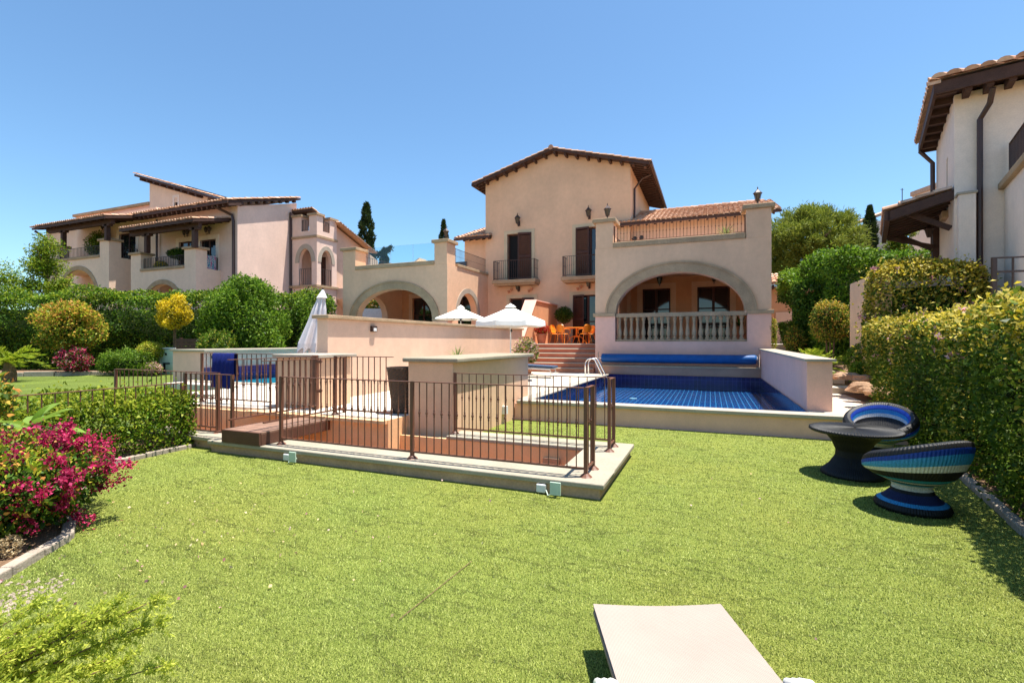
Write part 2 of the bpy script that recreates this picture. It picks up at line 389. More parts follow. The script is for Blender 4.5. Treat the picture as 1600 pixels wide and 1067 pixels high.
def copytree(o, parent=None, **props):
    c = o.copy(); COL.objects.link(c)
    if parent is not None: c.parent = parent
    for k, v in props.items(): c[k] = v
    for ch in list(o.children): copytree(ch, c)
    return c
def numesh(name, V, Fq, mats, midx, parent=None, smooth=False, uv=None):
    """numpy quads -> object (verts world, origin at base centre)"""
    me = bpy.data.meshes.new(name); o = bpy.data.objects.new(name, me)
    if parent is not None: off = np.array(wloc(parent))
    else:
        off = (V.min(0) + V.max(0)) / 2; off[2] = V[:, 2].min(); o.location = off
    V = V - off
    k = Fq.shape[1]; nf = len(Fq)
    me.vertices.add(len(V)); me.vertices.foreach_set('co', V.astype(np.float32).ravel())
    me.loops.add(nf * k); me.loops.foreach_set('vertex_index', Fq.astype(np.int32).ravel())
    me.polygons.add(nf); me.polygons.foreach_set('loop_start', np.arange(0, nf * k, k, dtype=np.int32)); me.polygons.foreach_set('loop_total', np.full(nf, k, dtype=np.int32))
    for x in mats: me.materials.append(M[x])
    me.polygons.foreach_set('material_index', np.asarray(midx, dtype=np.int32))
    if smooth: me.polygons.foreach_set('use_smooth', np.ones(nf, dtype=bool))
    me.update(calc_edges=True); me.validate(); COL.objects.link(o)
    if parent is not None: o.parent = parent
    return o
# ------------------------------------------------------------------ leaves
def unit(v): return v / (np.linalg.norm(v, axis=1, keepdims=True) + 1e-9)
def leaf_geo(P, Nn, size, aspect=.5, spread=.9, fold=.18, along=None):
    n = len(P); d = unit(Nn * (1 - spread * .6) + rng.normal(size=(n, 3)) * spread) if along is None else unit(along)
    s = unit(np.cross(d, Nn * .8 + rng.normal(size=(n, 3)) * .7)); up = np.cross(s, d)
    L = (size * rng.uniform(.6, 1.3, n))[:, None]; W = L * aspect
    V = np.empty((n, 4, 3)); V[:, 0] = P; V[:, 1] = P + d * L * .5 + s * W * .5 + up * L * fold; V[:, 2] = P + d * L; V[:, 3] = P + d * L * .5 - s * W * .5 + up * L * fold
    return V.reshape(-1, 3)
def quads(n): return np.arange(n * 4).reshape(n, 4)
def lump(P, seed, amp, fr):
    r = np.random.default_rng(seed); o = np.zeros(len(P))
    for k in range(5):
        w = r.normal(size=3) * fr * (1.6 ** (k % 3)); o += np.sin(P @ w + r.uniform(0, 6.28)) / (1 + k % 3)
    return o * amp / 2.2
def box_pts(x0, x1, y0, y1, z0, z1, n, seed=1, amp=.10, fr=2.0, thick=.16, faces='fblrt', rnd=.25):
    A = {'f': (x1 - x0) * (z1 - z0), 'b': (x1 - x0) * (z1 - z0), 'l': (y1 - y0) * (z1 - z0), 'r': (y1 - y0) * (z1 - z0), 't': (x1 - x0) * (y1 - y0)}
    tot = sum(A[k] for k in faces); Ps = []; Ns = []
    for k in faces:
        m = max(1, int(n * A[k] / tot)); u, w = rng.random(m), rng.random(m)
        x = x0 + u * (x1 - x0); y = y0 + u * (y1 - y0); z = z0 + w * (z1 - z0); e = np.ones(m)
        if k == 'f': p = np.stack([x, y0 * e, z], 1); nn = (0, -1, 0)
        if k == 'b': p = np.stack([x, y1 * e, z], 1); nn = (0, 1, 0)
        if k == 'l': p = np.stack([x0 * e, y, z], 1); nn = (-1, 0, 0)
        if k == 'r': p = np.stack([x1 * e, y, z], 1); nn = (1, 0, 0)
        if k == 't': p = np.stack([x, y0 + w * (y1 - y0), z1 * e], 1); nn = (0, 0, 1)
        Ps.append(p); Ns.append(np.tile(np.array(nn, float), (m, 1)))
    P = np.concatenate(Ps); Nn = np.concatenate(Ns)
    c = np.array([(x0 + x1) / 2, (y0 + y1) / 2, (z0 + z1) / 2]); h = np.array([(x1 - x0) / 2, (y1 - y0) / 2, (z1 - z0) / 2])
    q = P - c; inner = np.clip(q, -(h - rnd), h - rnd); inner[:, 2] = np.clip(q[:, 2], -h[2], h[2] - rnd)
    dv = q - inner; L = np.linalg.norm(dv, axis=1, keepdims=True); dirn = np.where(L > 1e-4, dv / (L + 1e-9), Nn)
    P = c + inner + dirn * np.minimum(L, rnd); Nn = unit(Nn + dirn)
    P = P + Nn * (lump(P, seed, amp, fr) - thick * rng.random(len(P)) ** 2 + (rng.random(len(P)) < .16) * rng.exponential(.05, len(P)))[:, None]
    return P, Nn
def ell_pts(c, r, n, seed=1, amp=.12, fr=2.2, thick=.25, zmin=None):
    d = unit(rng.normal(size=(n, 3))); c = np.array(c, float); r = np.array(r, float)
    k = 1 - thick * rng.random(n) ** 1.5
    k = k + (rng.random(n) < .15) * rng.exponential(.06, n); P = c + d * r * k[:, None]; P = P + d * (lump(P, seed, amp, fr))[:, None]
    Nn = unit(d / r)
    if zmin is not None: q = P[:, 2] > zmin; P, Nn = P[q], Nn[q]
    return P, Nn
def rotz(P, ang, c=(0, 0)):
    ca, sa = math.cos(ang), math.sin(ang); Q = P.copy()
    Q[:, 0] = c[0] + P[:, 0] * ca - P[:, 1] * sa; Q[:, 1] = c[1] + P[:, 0] * sa + P[:, 1] * ca; return Q
def foliage(name, P, Nn, size, mats, prob=None, parent=None, aspect=.5, spread=.9, core=None, fold=.18):
    """leaf cloud; prob(P) -> material index per leaf; core = list of (ellipsoid c, r) or boxes added inside to block light, coloured as inner shade"""
    n = len(P); V = leaf_geo(P, Nn, size, aspect, spread, fold); Fq = quads(n)
    mi = np.zeros(n, int) if prob is None else prob(P)
    mats = list(mats)
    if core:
        mats.append('shade_core'); VV = [V]; FF = [Fq]; MM = [mi]; base = len(V)
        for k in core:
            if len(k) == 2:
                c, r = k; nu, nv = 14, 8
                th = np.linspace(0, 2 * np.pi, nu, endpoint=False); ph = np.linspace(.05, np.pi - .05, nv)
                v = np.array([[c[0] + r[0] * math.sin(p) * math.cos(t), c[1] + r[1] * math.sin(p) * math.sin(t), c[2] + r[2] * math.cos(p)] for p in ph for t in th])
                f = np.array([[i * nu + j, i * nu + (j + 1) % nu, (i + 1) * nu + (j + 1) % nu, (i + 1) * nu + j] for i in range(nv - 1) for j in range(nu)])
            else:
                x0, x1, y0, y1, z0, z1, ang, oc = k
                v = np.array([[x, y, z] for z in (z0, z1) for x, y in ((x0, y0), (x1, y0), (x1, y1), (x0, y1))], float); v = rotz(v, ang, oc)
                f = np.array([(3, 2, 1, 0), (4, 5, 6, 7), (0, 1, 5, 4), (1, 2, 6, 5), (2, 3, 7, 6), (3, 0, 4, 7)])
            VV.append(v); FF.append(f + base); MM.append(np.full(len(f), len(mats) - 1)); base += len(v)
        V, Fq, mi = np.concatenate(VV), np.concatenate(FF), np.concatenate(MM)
    return numesh(name, V, Fq, mats, mi, parent)
# ------------------------------------------------------------------ ground, lawns, paving, pools
def sheet(name, mat, x0, x1, y0, y1, z, hs=(), thick=0, kind='structure', sub=None):
    mb = MB(); xs = {x0, x1}; ys = {y0, y1}
    for h in hs: xs |= {h[0], h[1]}; ys |= {h[2], h[3]}
    xs = sorted(x for x in xs if x0 <= x <= x1); ys = sorted(y for y in ys if y0 <= y <= y1)
    for i in range(len(xs) - 1):
        for j in range(len(ys) - 1):
            cx, cy = (xs[i] + xs[i + 1]) / 2, (ys[j] + ys[j + 1]) / 2
            if any(h[0] < cx < h[1] and h[2] < cy < h[3] for h in hs): continue
            mb.face([(xs[i], ys[j], z), (xs[i + 1], ys[j], z), (xs[i + 1], ys[j + 1], z), (xs[i], ys[j + 1], z)])
    return setp(mb.build(name, mat, local=True), kind=kind)
PIT = (-10.4, -1.67, 5.69, 6.85); POOL = (-3.7, 1.62, 9.98, 18.93); LPOOL = (-15.6, -12.1, 10.5, 19.0)
sheet('ground', 'soil', -900, 900, -900, 900, -.06, [PIT, POOL, LPOOL])
sheet('artificial_lawn', 'turf', -7.75, 3.1, -6, 9.85, 0, [PIT])
mb = MB(); 
mb.face([(-48, -2, .26), (-17.35, -2, .26), (-17.35, 16.8, .26), (-48, 16.8, .26)]); mb.face([(-17.35, -2, .26), (-8.9, -2, .26), (-8.9, 5.6, .26), (-17.35, 5.6, .26)])
mb.face([(-17.35, 5.6, .26), (-10.5, 5.6, .26), (-10.5, 6.72, .26), (-17.35, 6.72, .26)]); mb.face([(-17.35, 6.72, .26), (-10.8, 6.72, .26), (-10.8, 9.72, .26), (-17.35, 9.72, .26)]); mb.face([(-17.35, 9.72, .26), (-15.6, 9.72, .26), (-15.6, 11.05, .26), (-17.35, 11.05, .26)])
setp(mb.build('garden_lawn', 'natural_lawn', local=True), kind='structure')
# planting beds
def bed(name, poly, z):
    mb = MB(); n = len(poly); mb.face([(x, y, z) for x, y in poly])
    for i in range(n):
        j = (i + 1) % n; mb.face([(*poly[i], z), (*poly[j], z), (*poly[j], -.05), (*poly[i], -.05)])
    setp(mb.build(name, 'soil', local=True), kind='structure')
bed('flower_bed_soil', [(-4.3, 1.2), (-4.72, 1.82), (-5.1, 2.36), (-6.25, 2.96), (-7.2, 3.58), (-7.66, 4.13), (-7.72, 5.55), (-9.0, 5.6), (-9.0, -2), (-4.0, -2)], .035)
bed('hedge_bed_soil', [(3.2, 9.9), (2.95, 7.9), (2.56, 5.6), (2.1, 3.0), (1.4, -2), (9, -2), (9, 9.9)], .035)
bed('rear_bed_soil', [C(-40, 22.0), C(-24, 20.6), C(-17, 21.5), C(-14.0, 20.8), C(-8.6, 20.8), C(-8.6, 27), C(-40, 27)], .30)
# rising ground right of the pool
mb = MB(); rows = []
for b in np.arange(9.9, 44, 1.0):
    z = .36 + max(0, min(1.15, (b - 13.5) * .155)); rows.append([(a, b, z + (.05 * math.sin(a * 3 + b * 2) if a > 3.2 else 0) + (max(0, a - 4.2) * .12)) for a in np.arange(2.95, 24, .8)])
mb.grid(rows); setp(mb.build('terrain', 'soil', local=True), kind='structure')
# paved terrace, both houses
mb = MB()
for x0, x1, y0, y1 in ((-7.7, -4.87, 6.6, 19.35), (-4.87, -3.72, 10.7, 19.35), (-10.8, -7.98, 6.74, 9.7), (-12.2, -10.8, 8.0, 9.7), (-15.6, -7.98, 9.7, 10.5), (-12.1, -7.98, 10.5, 19.35), (1.63, 3.0, 9.99, 10.32), (2.06, 3.0, 10.32, 14.0)):
    mb.box(x0, x1, y0, y1, -.3, .42)
setp(mb.build('terrace_paving', 'paving', local=True), kind='structure')
mb = MB()
for i in range(8): mb.box(2.06, 3.25, 14.0 + i * 1.0, 15.0 + i * 1.0 + (8 if i == 7 else 0), .2, .42 + .145 * (i + 1))
setp(mb.build('path_steps', 'paving', local=True), kind='structure')
mb = MB(); up = [C(7.4, 8.6), C(9.0, 3.5), C(20, 2), C(20, 10.6), C(9.9, 10.7)]
mb.face([(*p, 1.85) for p in up])
for p, q in zip(up, up[1:] + up[:1]): mb.face([(*p, -.05), (*q, -.05), (*q, 1.85), (*p, 1.85)])
setp(mb.build('upper_paving', 'paving', local=True), kind='structure')
# sunken light well walls under the terrace edge
mb = MB()
mb.box(-10.4, -1.67, 5.60, 5.69, -2.2, -.02); mb.box(-10.4, -7.98, 6.65, 6.738, -2.2, .36); mb.box(-7.98, -4.872, 6.52, 6.598, -2.2, .36); mb.box(-4.87, -1.67, 6.85, 6.92, -2.2, .12)
mb.box(-1.67, -1.6, 5.69, 6.85, -2.2, -.02); mb.box(-10.48, -10.4, 5.69, 6.65, -2.2, .2); mb.box(-10.4, -1.67, 5.69, 6.85, -2.3, -2.2)
mb.box(-7.98, -4.872, 6.42, 6.598, .36, .415); mb.box(-4.872, -4.86, 6.52, 7.1, -2.2, .415)
setp(mb.build('light_well_wall', 'stucco_orange', local=True), kind='structure')
# basins
def basin(x0, x1, y0, y1, zt, zf, name):
    mb = MB()
    mb.face([(x0, y0, zf), (x1, y0, zf), (x1, y1, zf), (x0, y1, zf)], 0)
    mb.face([(x0, y0, zf), (x1, y0, zf), (x1, y0, zt), (x0, y0, zt)], 1); mb.face([(x0, y1, zf), (x1, y1, zf), (x1, y1, zt), (x0, y1, zt)], 1)
    mb.face([(x0, y0, zf), (x0, y1, zf), (x0, y1, zt), (x0, y0, zt)], 2); mb.face([(x1, y0, zf), (x1, y1, zf), (x1, y1, zt), (x1, y0, zt)], 2)
    return mb
pool = thing('swimming_pool', (-1.04, 9.9, 0), 'long swimming pool lined with dark blue tiles in front of the stone balustrade', 'pool')
basin(-3.7, 1.62, 9.98, 18.93, .415, -.08, '').build('basin', ['pool_tile_floor', 'pool_tile_x', 'pool_tile_y'], pool)
part('front_wall', 'stucco_pink', pool, lambda m: m.box(-3.96, 3.02, 9.8, 9.975, -.05, .355), bevel=.008)
part('coping', 'stone_pale', pool, lambda m: (m.box(-3.9, 3.03, 9.74, 10.12, .357, .424), m.box(-3.98, -3.66, 10.12, 18.9, .39, .427)), bevel=.008)
def spots(m):
    for x, y in ((-2.9, 12.2), (-2.2, 15.2), (-.6, 11.6), (.75, 11.2)): m.lathe([(.11, 0), (.12, .03), (.02, .035)], x, y, 14, 0, None, -.08)
parts('drain_cover', 'white_plastic', pool, spots)
setp(sheet('pool_water', 'water', -3.7, 1.62, 9.98, 18.93, .13))
lp = thing('swimming_pool', (-13.8, 10.4, 0), 'neighbouring pool with turquoise water seen behind the railings and the towel', 'pool')
basin(-15.6, -12.1, 10.5, 19.0, .415, .30, '').build('basin', ['pool_tile_light', 'pool_tile_x', 'pool_tile_y'], lp)
part('coping', 'stone_pale', lp, lambda m: (m.box(-15.6, -12.1, 10.3, 10.62, .40, .45), m.box(-12.2, -11.9, 10.62, 19, .40, .45)), bevel=.008)
sheet('water', 'water_light', -15.6, -12.1, 10.62, 19.0, .435)
# ------------------------------------------------------------------ garden walls
w = thing('garden_wall', (-16.4, 15, 0), 'thick pale garden wall with tiled blue base beside the far left pool', 'wall')
part('wall', 'stucco_pink', w, lambda m: m.box(-17.2, -15.62, 11.0, 20.2, -.05, 1.36), bevel=.01)
part('tile_band', 'pool_tile_y', w, lambda m: m.box(-15.618, -15.58, 11.0, 19, .42, .82))
part('coping', 'stone_warm', w, lambda m: m.box(-17.27, -15.5, 10.93, 20.3, 1.36, 1.43), bevel=.01)
part('wall_light', 'black_plastic', w, lambda m: m.box(-15.6, -15.5, 11.25, 11.37, 1.12, 1.22))
w = thing('party_wall', (-7.85, 14, 0), 'long pink wall running back between the two terraces', 'wall')
part('wall', 'stucco_peach', w, lambda m: m.box(-8.0, -7.7, 8.2, 19.95, -.05, 2.2), bevel=.01)
part('coping', 'stone_trim', w, lambda m: m.box(-8.08, -7.61, 8.12, 19.95, 2.2, 2.28), bevel=.012)
part('wall_light', 'dark_iron', w, lambda m: (m.box(-7.7, -7.63, 9.62, 9.80, 1.94, 2.08)))
part('lens', 'offwhite_metal', w, lambda m: m.box(-7.632, -7.622, 9.66, 9.77, 1.955, 2.03))
w = thing('privacy_wall', (-7.9, 22.5, 0), 'high salmon wall with a sloping front end between the porches', 'wall')
PW = [(19.96, -.05), (24.98, -.05), (24.98, 3.62), (21.6, 3.62), (20.0, 1.9)]
part('wall', 'stucco_salmon', w, lambda m: m.prism([(u, z) for u, z in PW], -8.15, -7.65, 0, FB))
part('coping', 'stucco_pink', w, lambda m: (m.prism([(21.6, 3.622), (24.98, 3.622), (24.98, 3.68), (21.62, 3.68)], -8.2, -7.6, 0, FB), m.prism([(19.98, 1.905), (21.58, 3.625), (21.6, 3.68), (19.94, 1.93)], -8.2, -7.6, 0, FB)))
w = thing('pier_wall', (-7.4, 7.5, 0), 'short low wall with pale coping left of the wooden bridge gate', 'wall')
part('wall', 'stucco_tan', w, lambda m: m.box(-7.95, -6.9, 7.1, 8.0, -2.2, 1.385), bevel=.01)
part('coping', 'stone_pale', w, lambda m: m.box(-8.01, -6.82, 7.03, 8.1, 1.385, 1.45), bevel=.012)
w = thing('pier_wall', (-4.4, 8.9, 0), 'broad low wall with rough pale coping right of the big wicker pot', 'wall')
part('wall', 'stucco_tan', w, lambda m: m.box(-4.87, -3.98, 7.1, 10.7, -2.2, 1.345), bevel=.01)
part('coping', 'kerb_stone', w, lambda m: m.box(-4.95, -3.86, 7.03, 10.78, 1.345, 1.42), bevel=.02)
part('socket_box', 'offwhite_metal', w, lambda m: m.box(-3.98, -3.90, 9.15, 9.28, .2, .36))
w = thing('retaining_wall', (1.85, 14.5, 0), 'smooth pink retaining wall on the right side of the pool', 'wall')
def rw(m):
    m.prism([(10.32, -.05), (19.45, -.05), (19.45, 1.39), (10.32, 1.33)], 1.65, 2.05, 0, FB)
part('wall', 'stucco_pink', w, rw)
part('coping', 'stone_pale', w, lambda m: m.prism([(10.26, 1.333), (19.45, 1.393), (19.45, 1.44), (10.26, 1.38)], 1.61, 2.10, 0, FB))
part('tile_band', 'pool_tile_y', w, lambda m: m.box(1.622, 1.648, 9.99, 18.93, -.9, .423))
w = thing('garden_wall', (3.6, 14.6, 0), 'pale sloping wall end behind the rounded yellow shrub on the right', 'wall')
part('wall', 'stucco_tan', w, lambda m: (m.box(3.5, 3.75, 13.2, 15.6, .2, 3.25), m.box(3.75, 8, 15.35, 15.6, .3, 3.25)))
# kerb around the light well
k = thing('light_well_kerb', (-4.3, 5.4, 0), 'low pale kerb around the sunken stairwell in the lawn', 'kerb')
part('upstand', 'kerb_side', k, lambda m: (m.box(-7.16, -1.1, 5.16, 5.66, -.05, .115), m.box(-1.65, -1.1, 5.66, 7.30, -.05, .115), m.box(-3.96, -1.65, 6.88, 7.30, -.05, .115), m.box(-10.4, -7.16, 5.30, 5.66, -.05, .115)))
part('coping', 'stone_warm', k, lambda m: (m.box(-7.2, -1.05, 5.12, 5.70, .117, .175), m.box(-1.67, -1.05, 5.70, 7.35, .117, .175), m.box(-3.96, -1.67, 6.83, 7.35, .117, .175), m.box(-10.4, -7.2, 5.25, 5.70, .117, .175)), bevel=.012)
for x, nm in ((-1.75, 0), (-5.55, 1)):
    part('socket_box', 'offwhite_metal', k, lambda m: m.box(x - .055, x + .055, 5.10, 5.16, .015, .11) and None, bevel=.012)
    part('garden_light', 'pale_green_box', k, lambda m: (m.box(x + .13, x + .25, 5.03, 5.05, .03, .17), m.tube([(x + .19, 5.1, .06), (x + .19, 5.05, .10)], .02, 8), m.tube([(x + .06, 5.11, .05), (x + .10, 5.06, .01), (x + .16, 5.06, .04)], .008, 6)), bevel=.006)
part('vent_box', 'kerb_side', k, lambda m: m.box(-2.3, -2.05, 6.80, 6.852, -.15, -.02))
# bed edging stones
def edging(name, line, label, step=.42, wd=.09, h=.07):
    i = 0
    for (x0, y0), (x1, y1) in zip(line[:-1], line[1:]):
        L = math.hypot(x1 - x0, y1 - y0); n = max(1, round(L / step)); dx, dy = (x1 - x0) / L, (y1 - y0) / L
        for k_ in range(n):
            a = k_ / n * L + .008; b = (k_ + 1) / n * L - .008; mb = MB()
            hh = h * random.uniform(.85, 1.15); jit = random.uniform(-.012, .012)
            pts = [(x0 + dx * t - dy * (s * wd / 2 + jit), y0 + dy * t + dx * (s * wd / 2 + jit)) for t, s in ((a, -1), (b, -1), (b, 1), (a, 1))]
            lo = [(*p, -.03) for p in pts]; hi = [(*p, hh) for p in pts]
            mb.face(lo[::-1]); mb.face(hi)
            for q in range(4): r_ = (q + 1) % 4; mb.face([lo[q], lo[r_], hi[r_], hi[q]])
            yield mb
EDG = [('pale edging block along the flower bed on the left of the turf', [(-4.2, 1.0), (-4.72, 1.84), (-5.1, 2.38), (-6.25, 2.98), (-7.2, 3.6), (-7.66, 4.15), (-7.70, 5.2)], 'edging blocks along the left flower bed'),
       ('grey edging block at the foot of the big right hedge', [(2.95, 7.9), (2.56, 5.6), (2.1, 3.0)], 'edging blocks under the right hedge')]
for lab, line, grp in EDG:
    for mb in edging('edging_block', line, lab): setp(mb.build('edging_block', 'edging_stone', bevel=.012), lab, 'edging block', grp)
ln = [C(-27, 20.2), C(-22, 19.3), C(-19, 20.1), C(-16.5, 21.6)]
for mb in edging('edging_block', ln, '', 1.2, .2, .42): setp(mb.build('edging_block', 'edging_stone', bevel=.012), 'pale edging block between the far left lawn and the shrubs', 'edging block', 'edging blocks along the far left lawn')
# ------------------------------------------------------------------ building kit
def tile_roof(mb, el, er, rr, rl, w=.23, ex=.36, m=0, rad=None):
    """barrel tiles laid from eave (el..er) up to the ridge (rl..rr)"""
    el, er, rr, rl = map(Vector, (el, er, rr, rl)); eu = er - el; nc = max(1, round(eu.length / w)); su = (rl - el); nr = max(1, round(su.length / ex))
    nrm = eu.cross(su).normalized()
    if nrm.z < 0: nrm = -nrm
    rad = rad or w * .5
    def pt(s, t): return (el.lerp(er, s)).lerp(rl.lerp(rr, s), t)
    mb.face([el, er, rr, rl], m)
    ca = [math.pi * k / 6 for k in range(7)]
    for i in range(nc):
        for j in range(nr):
            t0 = j / nr; t1 = min(1, (j + 1.12) / nr); s = (i + .5 + random.uniform(-.04, .04)) / nc; d = random.uniform(-.008, .012)
            rows = []
            for t, r_, lift in ((t0, rad * 1.0, .035 + d), (t1, rad * .82, .012 + d)):
                c = pt(s, t) + nrm * lift; x = (pt(min(1, s + .01), t) - pt(s - .01, t)).normalized()
                rows.append([c + x * (math.cos(a) * r_) + nrm * (math.sin(a) * r_ * .75) for a in ca])
            mb.grid(rows, m); mb.face(rows[0], m)
def rail_mesh(mb, p, q, zb, zt, sp=.115, rb=.007, rt=.018, knots=True, posts=(True, True), pr=.022, m=0):
    p, q = Vector((p[0], p[1], 0)), Vector((q[0], q[1], 0)); L = (q - p).length; d = (q - p) / L; n = max(2, round(L / sp))
    Z = Vector((0, 0, 1))
    mb.bar(p + Z * zt, q + Z * zt, rt * 2, rt, m); mb.bar(p + Z * (zb + .08), q + Z * (zb + .08), rt * 1.4, rt, m)
    for i in range(1, n):
        c = p + d * (L * i / n); mb.bar(c + Z * (zb + .08), c + Z * zt, rb * 2, None, m)
        if knots: mb.ball((c.x, c.y, zb + (zt - zb) * .55), rb * 2.6, 6, 4, m, 1.6)
    for on, e in zip(posts, (p, q)):
        if on: mb.bar(e + Z * zb, e + Z * (zt + .01), pr * 2, None, m)
def wall_lantern(parent, pos_, d, name='wall_lantern', s=1.0, post=False):
    """iron lantern on a curved bracket; d = direction away from the wall"""
    x, y, z = pos_; dx, dy = d; m = MB()
    cx, cy = (x + dx * .2 * s, y + dy * .2 * s) if not post else (x, y)
    if post: m.lathe([(.09 * s, 0), (.09 * s, .02 * s), (.03 * s, .05 * s), (.025 * s, .16 * s), (.05 * s, .18 * s)], cx, cy, 8, 0, None, z); zb = z + .18 * s
    else:
        m.box(x - .05 * s if dy else x, x + .05 * s if dy else x + dx * .02, y - .05 * s if dx else y, y + .05 * s if dx else y + dy * .02, z - .12 * s, z + .12 * s)
        m.tube([(x, y, z - .05 * s), (x + dx * .1 * s, y + dy * .1 * s, z - .14 * s), (cx, cy, z - .10 * s), (cx, cy, z - .04 * s)], .014 * s, 6); zb = z - .04 * s
    for k in range(6):
        a = k * math.pi / 3; m.bar((cx + .06 * s * math.cos(a), cy + .06 * s * math.sin(a), zb), (cx + .11 * s * math.cos(a), cy + .11 * s * math.sin(a), zb + .24 * s), .014 * s)
    m.lathe([(.02 * s, -.03 * s), (.065 * s, 0), (.06 * s, .012 * s)], cx, cy, 6, 0, None, zb)
    m.lathe([(.145 * s, .235 * s), (.13 * s, .26 * s), (.06 * s, .33 * s), (.035 * s, .36 * s), (.012 * s, .39 * s), (.022 * s, .41 * s), (.004 * s, .46 * s)], cx, cy, 6, 0, None, zb)
    o = m.build(name, 'dark_iron', parent)
    g = MB(); g.lathe([(.05 * s, .012 * s), (.10 * s, .235 * s)], cx, cy, 6, 0, None, zb); g.build('lantern_glass', 'lamp_glass', o, world=True)
    return o
def door(parent, f, u0, u1, z0, z1, w, name='french_door', sd=1, cols=2, bars=(.45,), shut=None, surround='trim_beige', glass='dark_glass', frame='shutter_wood', sw=.19):
    """glazed door or window set in a wall opening; outside is towards -w*sd"""
    m = MB(); t = .075
    def bx(mm, a, b, c, d, p, q, mi=0): mm.box(a, b, min(w - sd * p, w - sd * q), max(w - sd * p, w - sd * q), c, d, mi, f)
    bx(m, u0, u0 + t, z0, z1, -.04, .05); bx(m, u1 - t, u1, z0, z1, -.04, .05); bx(m, u0 + t, u1 - t, z1 - t, z1, -.04, .05); bx(m, u0 + t, u1 - t, z0, z0 + t * 1.3, -.04, .05)
    for c in range(1, cols):
        uc = u0 + (u1 - u0) * c / cols; bx(m, uc - .06, uc + .06, z0 + t, z1 - t, -.035, .045)
    for b in bars: bx(m, u0 + t, u1 - t, z0 + (z1 - z0) * b - .03, z0 + (z1 - z0) * b + .03, -.03, .04)
    o = m.build(name, frame, parent)
    g = MB(); bx(g, u0 + .02, u1 - .02, z0 + .02, z1 - .02, -.01, .005); g.build('pane', glass, o)
    if surround:
        s = MB(); wa, wb = sorted((door.face - sd * .03, door.face + sd * .02))
        for a, b, c, d in ((u0 - sw, u0, z0, z1 + sw), (u1, u1 + sw, z0, z1 + sw), (u0, u1, z1, z1 + sw)): s.box(a, b, wa, wb, c, d, 0, f)
        s.build('surround', surround, o)
    for (a, b, ang) in (shut or ()):                      # louvred shutter leaf from a to b
        s = MB(); L = b - a; n = 22
        def S(u, ww, z): 
            return f(a + u * math.cos(ang), door.face - sd * (.03 + ww + abs(u) * math.sin(ang)), z)
        sg = 1 if L > 0 else -1
        for (p, q2, c, d) in ((0, .07, z0, z1), (abs(L) - .07, abs(L), z0, z1), (.07, abs(L) - .07, z1 - .1, z1), (.07, abs(L) - .07, z0, z0 + .14), (.07, abs(L) - .07, (z0 + z1) / 2 - .05, (z0 + z1) / 2 + .05)):
            s.box(sg * p, sg * q2, 0, .045, c, d, 0, S)
        for i in range(n):
            zz = z0 + .15 + (z1 - z0 - .3) * i / n; h = (z1 - z0 - .3) / n
            s.face([S(sg * .07, .0, zz), S(sg * (abs(L) - .07), .0, zz), S(sg * (abs(L) - .07), .04, zz + h * .9), S(sg * .07, .04, zz + h * .9)])
        s.build('shutter', 'shutter_wood', o)
    return o
door.face = None
# ------------------------------------------------------------------ the pair of villas by the pool
V = thing('villa', (-7.9, 30, 0), 'pink pair of villas with arched porches behind the pools in the middle', 'house')
X0, X1, XR, B0, B1 = -11.9, -3.76, -7.83, 25.0, 33.0
ZE, ZR = 10.72, 11.85
HS = [(-10.55, -9.1, 5.1, 7.7), (-6.6, -5.1, 5.1, 7.7), (-10.4, -8.95, 1.6, 4.1), (-6.75, -5.2, 1.6, 4.15)]
def main_wall(m):
    m.holes(FA, X0, X1, .2, ZE, B0, B0 + .28, HS); m.prism([(X0, ZE), (X1, ZE), (XR, ZR)], B0, B0 + .28)
    m.box(X1 - .28, X1, B0 + .28, B1, .2, ZE); m.box(X0, X0 + .28, B0 + .28, B1, .2, ZE)
    m.prism([(X0, .2), (X1, .2), (X1, ZE), (XR, ZR), (X0, ZE)], B1, B1 + .28); m.box(X0 + .3, X1 - .3, B0 + .9, B0 + 1.0, .2, ZE)
part('wall', 'stucco_tan', V, main_wall)
def slope(m, thick, x_out, over, lift, mi=0):
    for s, xe in ((-1, x_out[0]), (1, x_out[1])):
        k = (ZR - ZE) / (XR - X0); z_e = ZR - abs(XR - xe) * k + lift
        m.prism([(xe, z_e), (XR, ZR + lift), (XR, ZR + lift + thick), (xe, z_e + thick)], B0 - over, B1 + .4, mi)
roof = part('roof', 'dark_wood', V, lambda m: slope(m, .07, (-12.42, -2.8), .5, .0))
def rt(m):
    k = (ZR - ZE) / (XR - X0)
    for xe in (-12.5, -2.7):
        ze = ZR - abs(XR - xe) * k + .09
        a, b = ((xe, B0 - .55, ze), (xe, B1 + .4, ze)); tile_roof(m, a, b, (XR, B1 + .4, ZR + .1), (XR, B0 - .55, ZR + .1), .24, .38)
    for i in range(22): m.tube([(XR, B0 - .55 + i * .4, ZR + .14), (XR, B0 - .55 + i * .4 + .44, ZR + .125)], [.14, .12], 8)
part('roof_tiles', 'roof_tile', roof, rt)
def raft(m):
    k = (ZR - ZE) / (XR - X0)
    n = 16
    for i in range(n + 1):
        x = -12.3 + (9.3) * i / n; z = ZR - abs(XR - x) * k; m.box(x - .055, x + .055, B0 - .47, B0, z - .16, z - .005)
    for s, xe, xw in ((-1, -12.4, X0), (1, -2.85, X1)):
        for i in range(24):
            y = B0 - .35 + i * .36; z0_ = ZR - abs(XR - xe) * k; z1_ = ZR - abs(XR - xw) * k
            m.prism([(xe, z0_ - .13), (xw, z1_ - .13), (xw, z1_ - .004), (xe, z0_ - .004)], y - .045, y + .045)
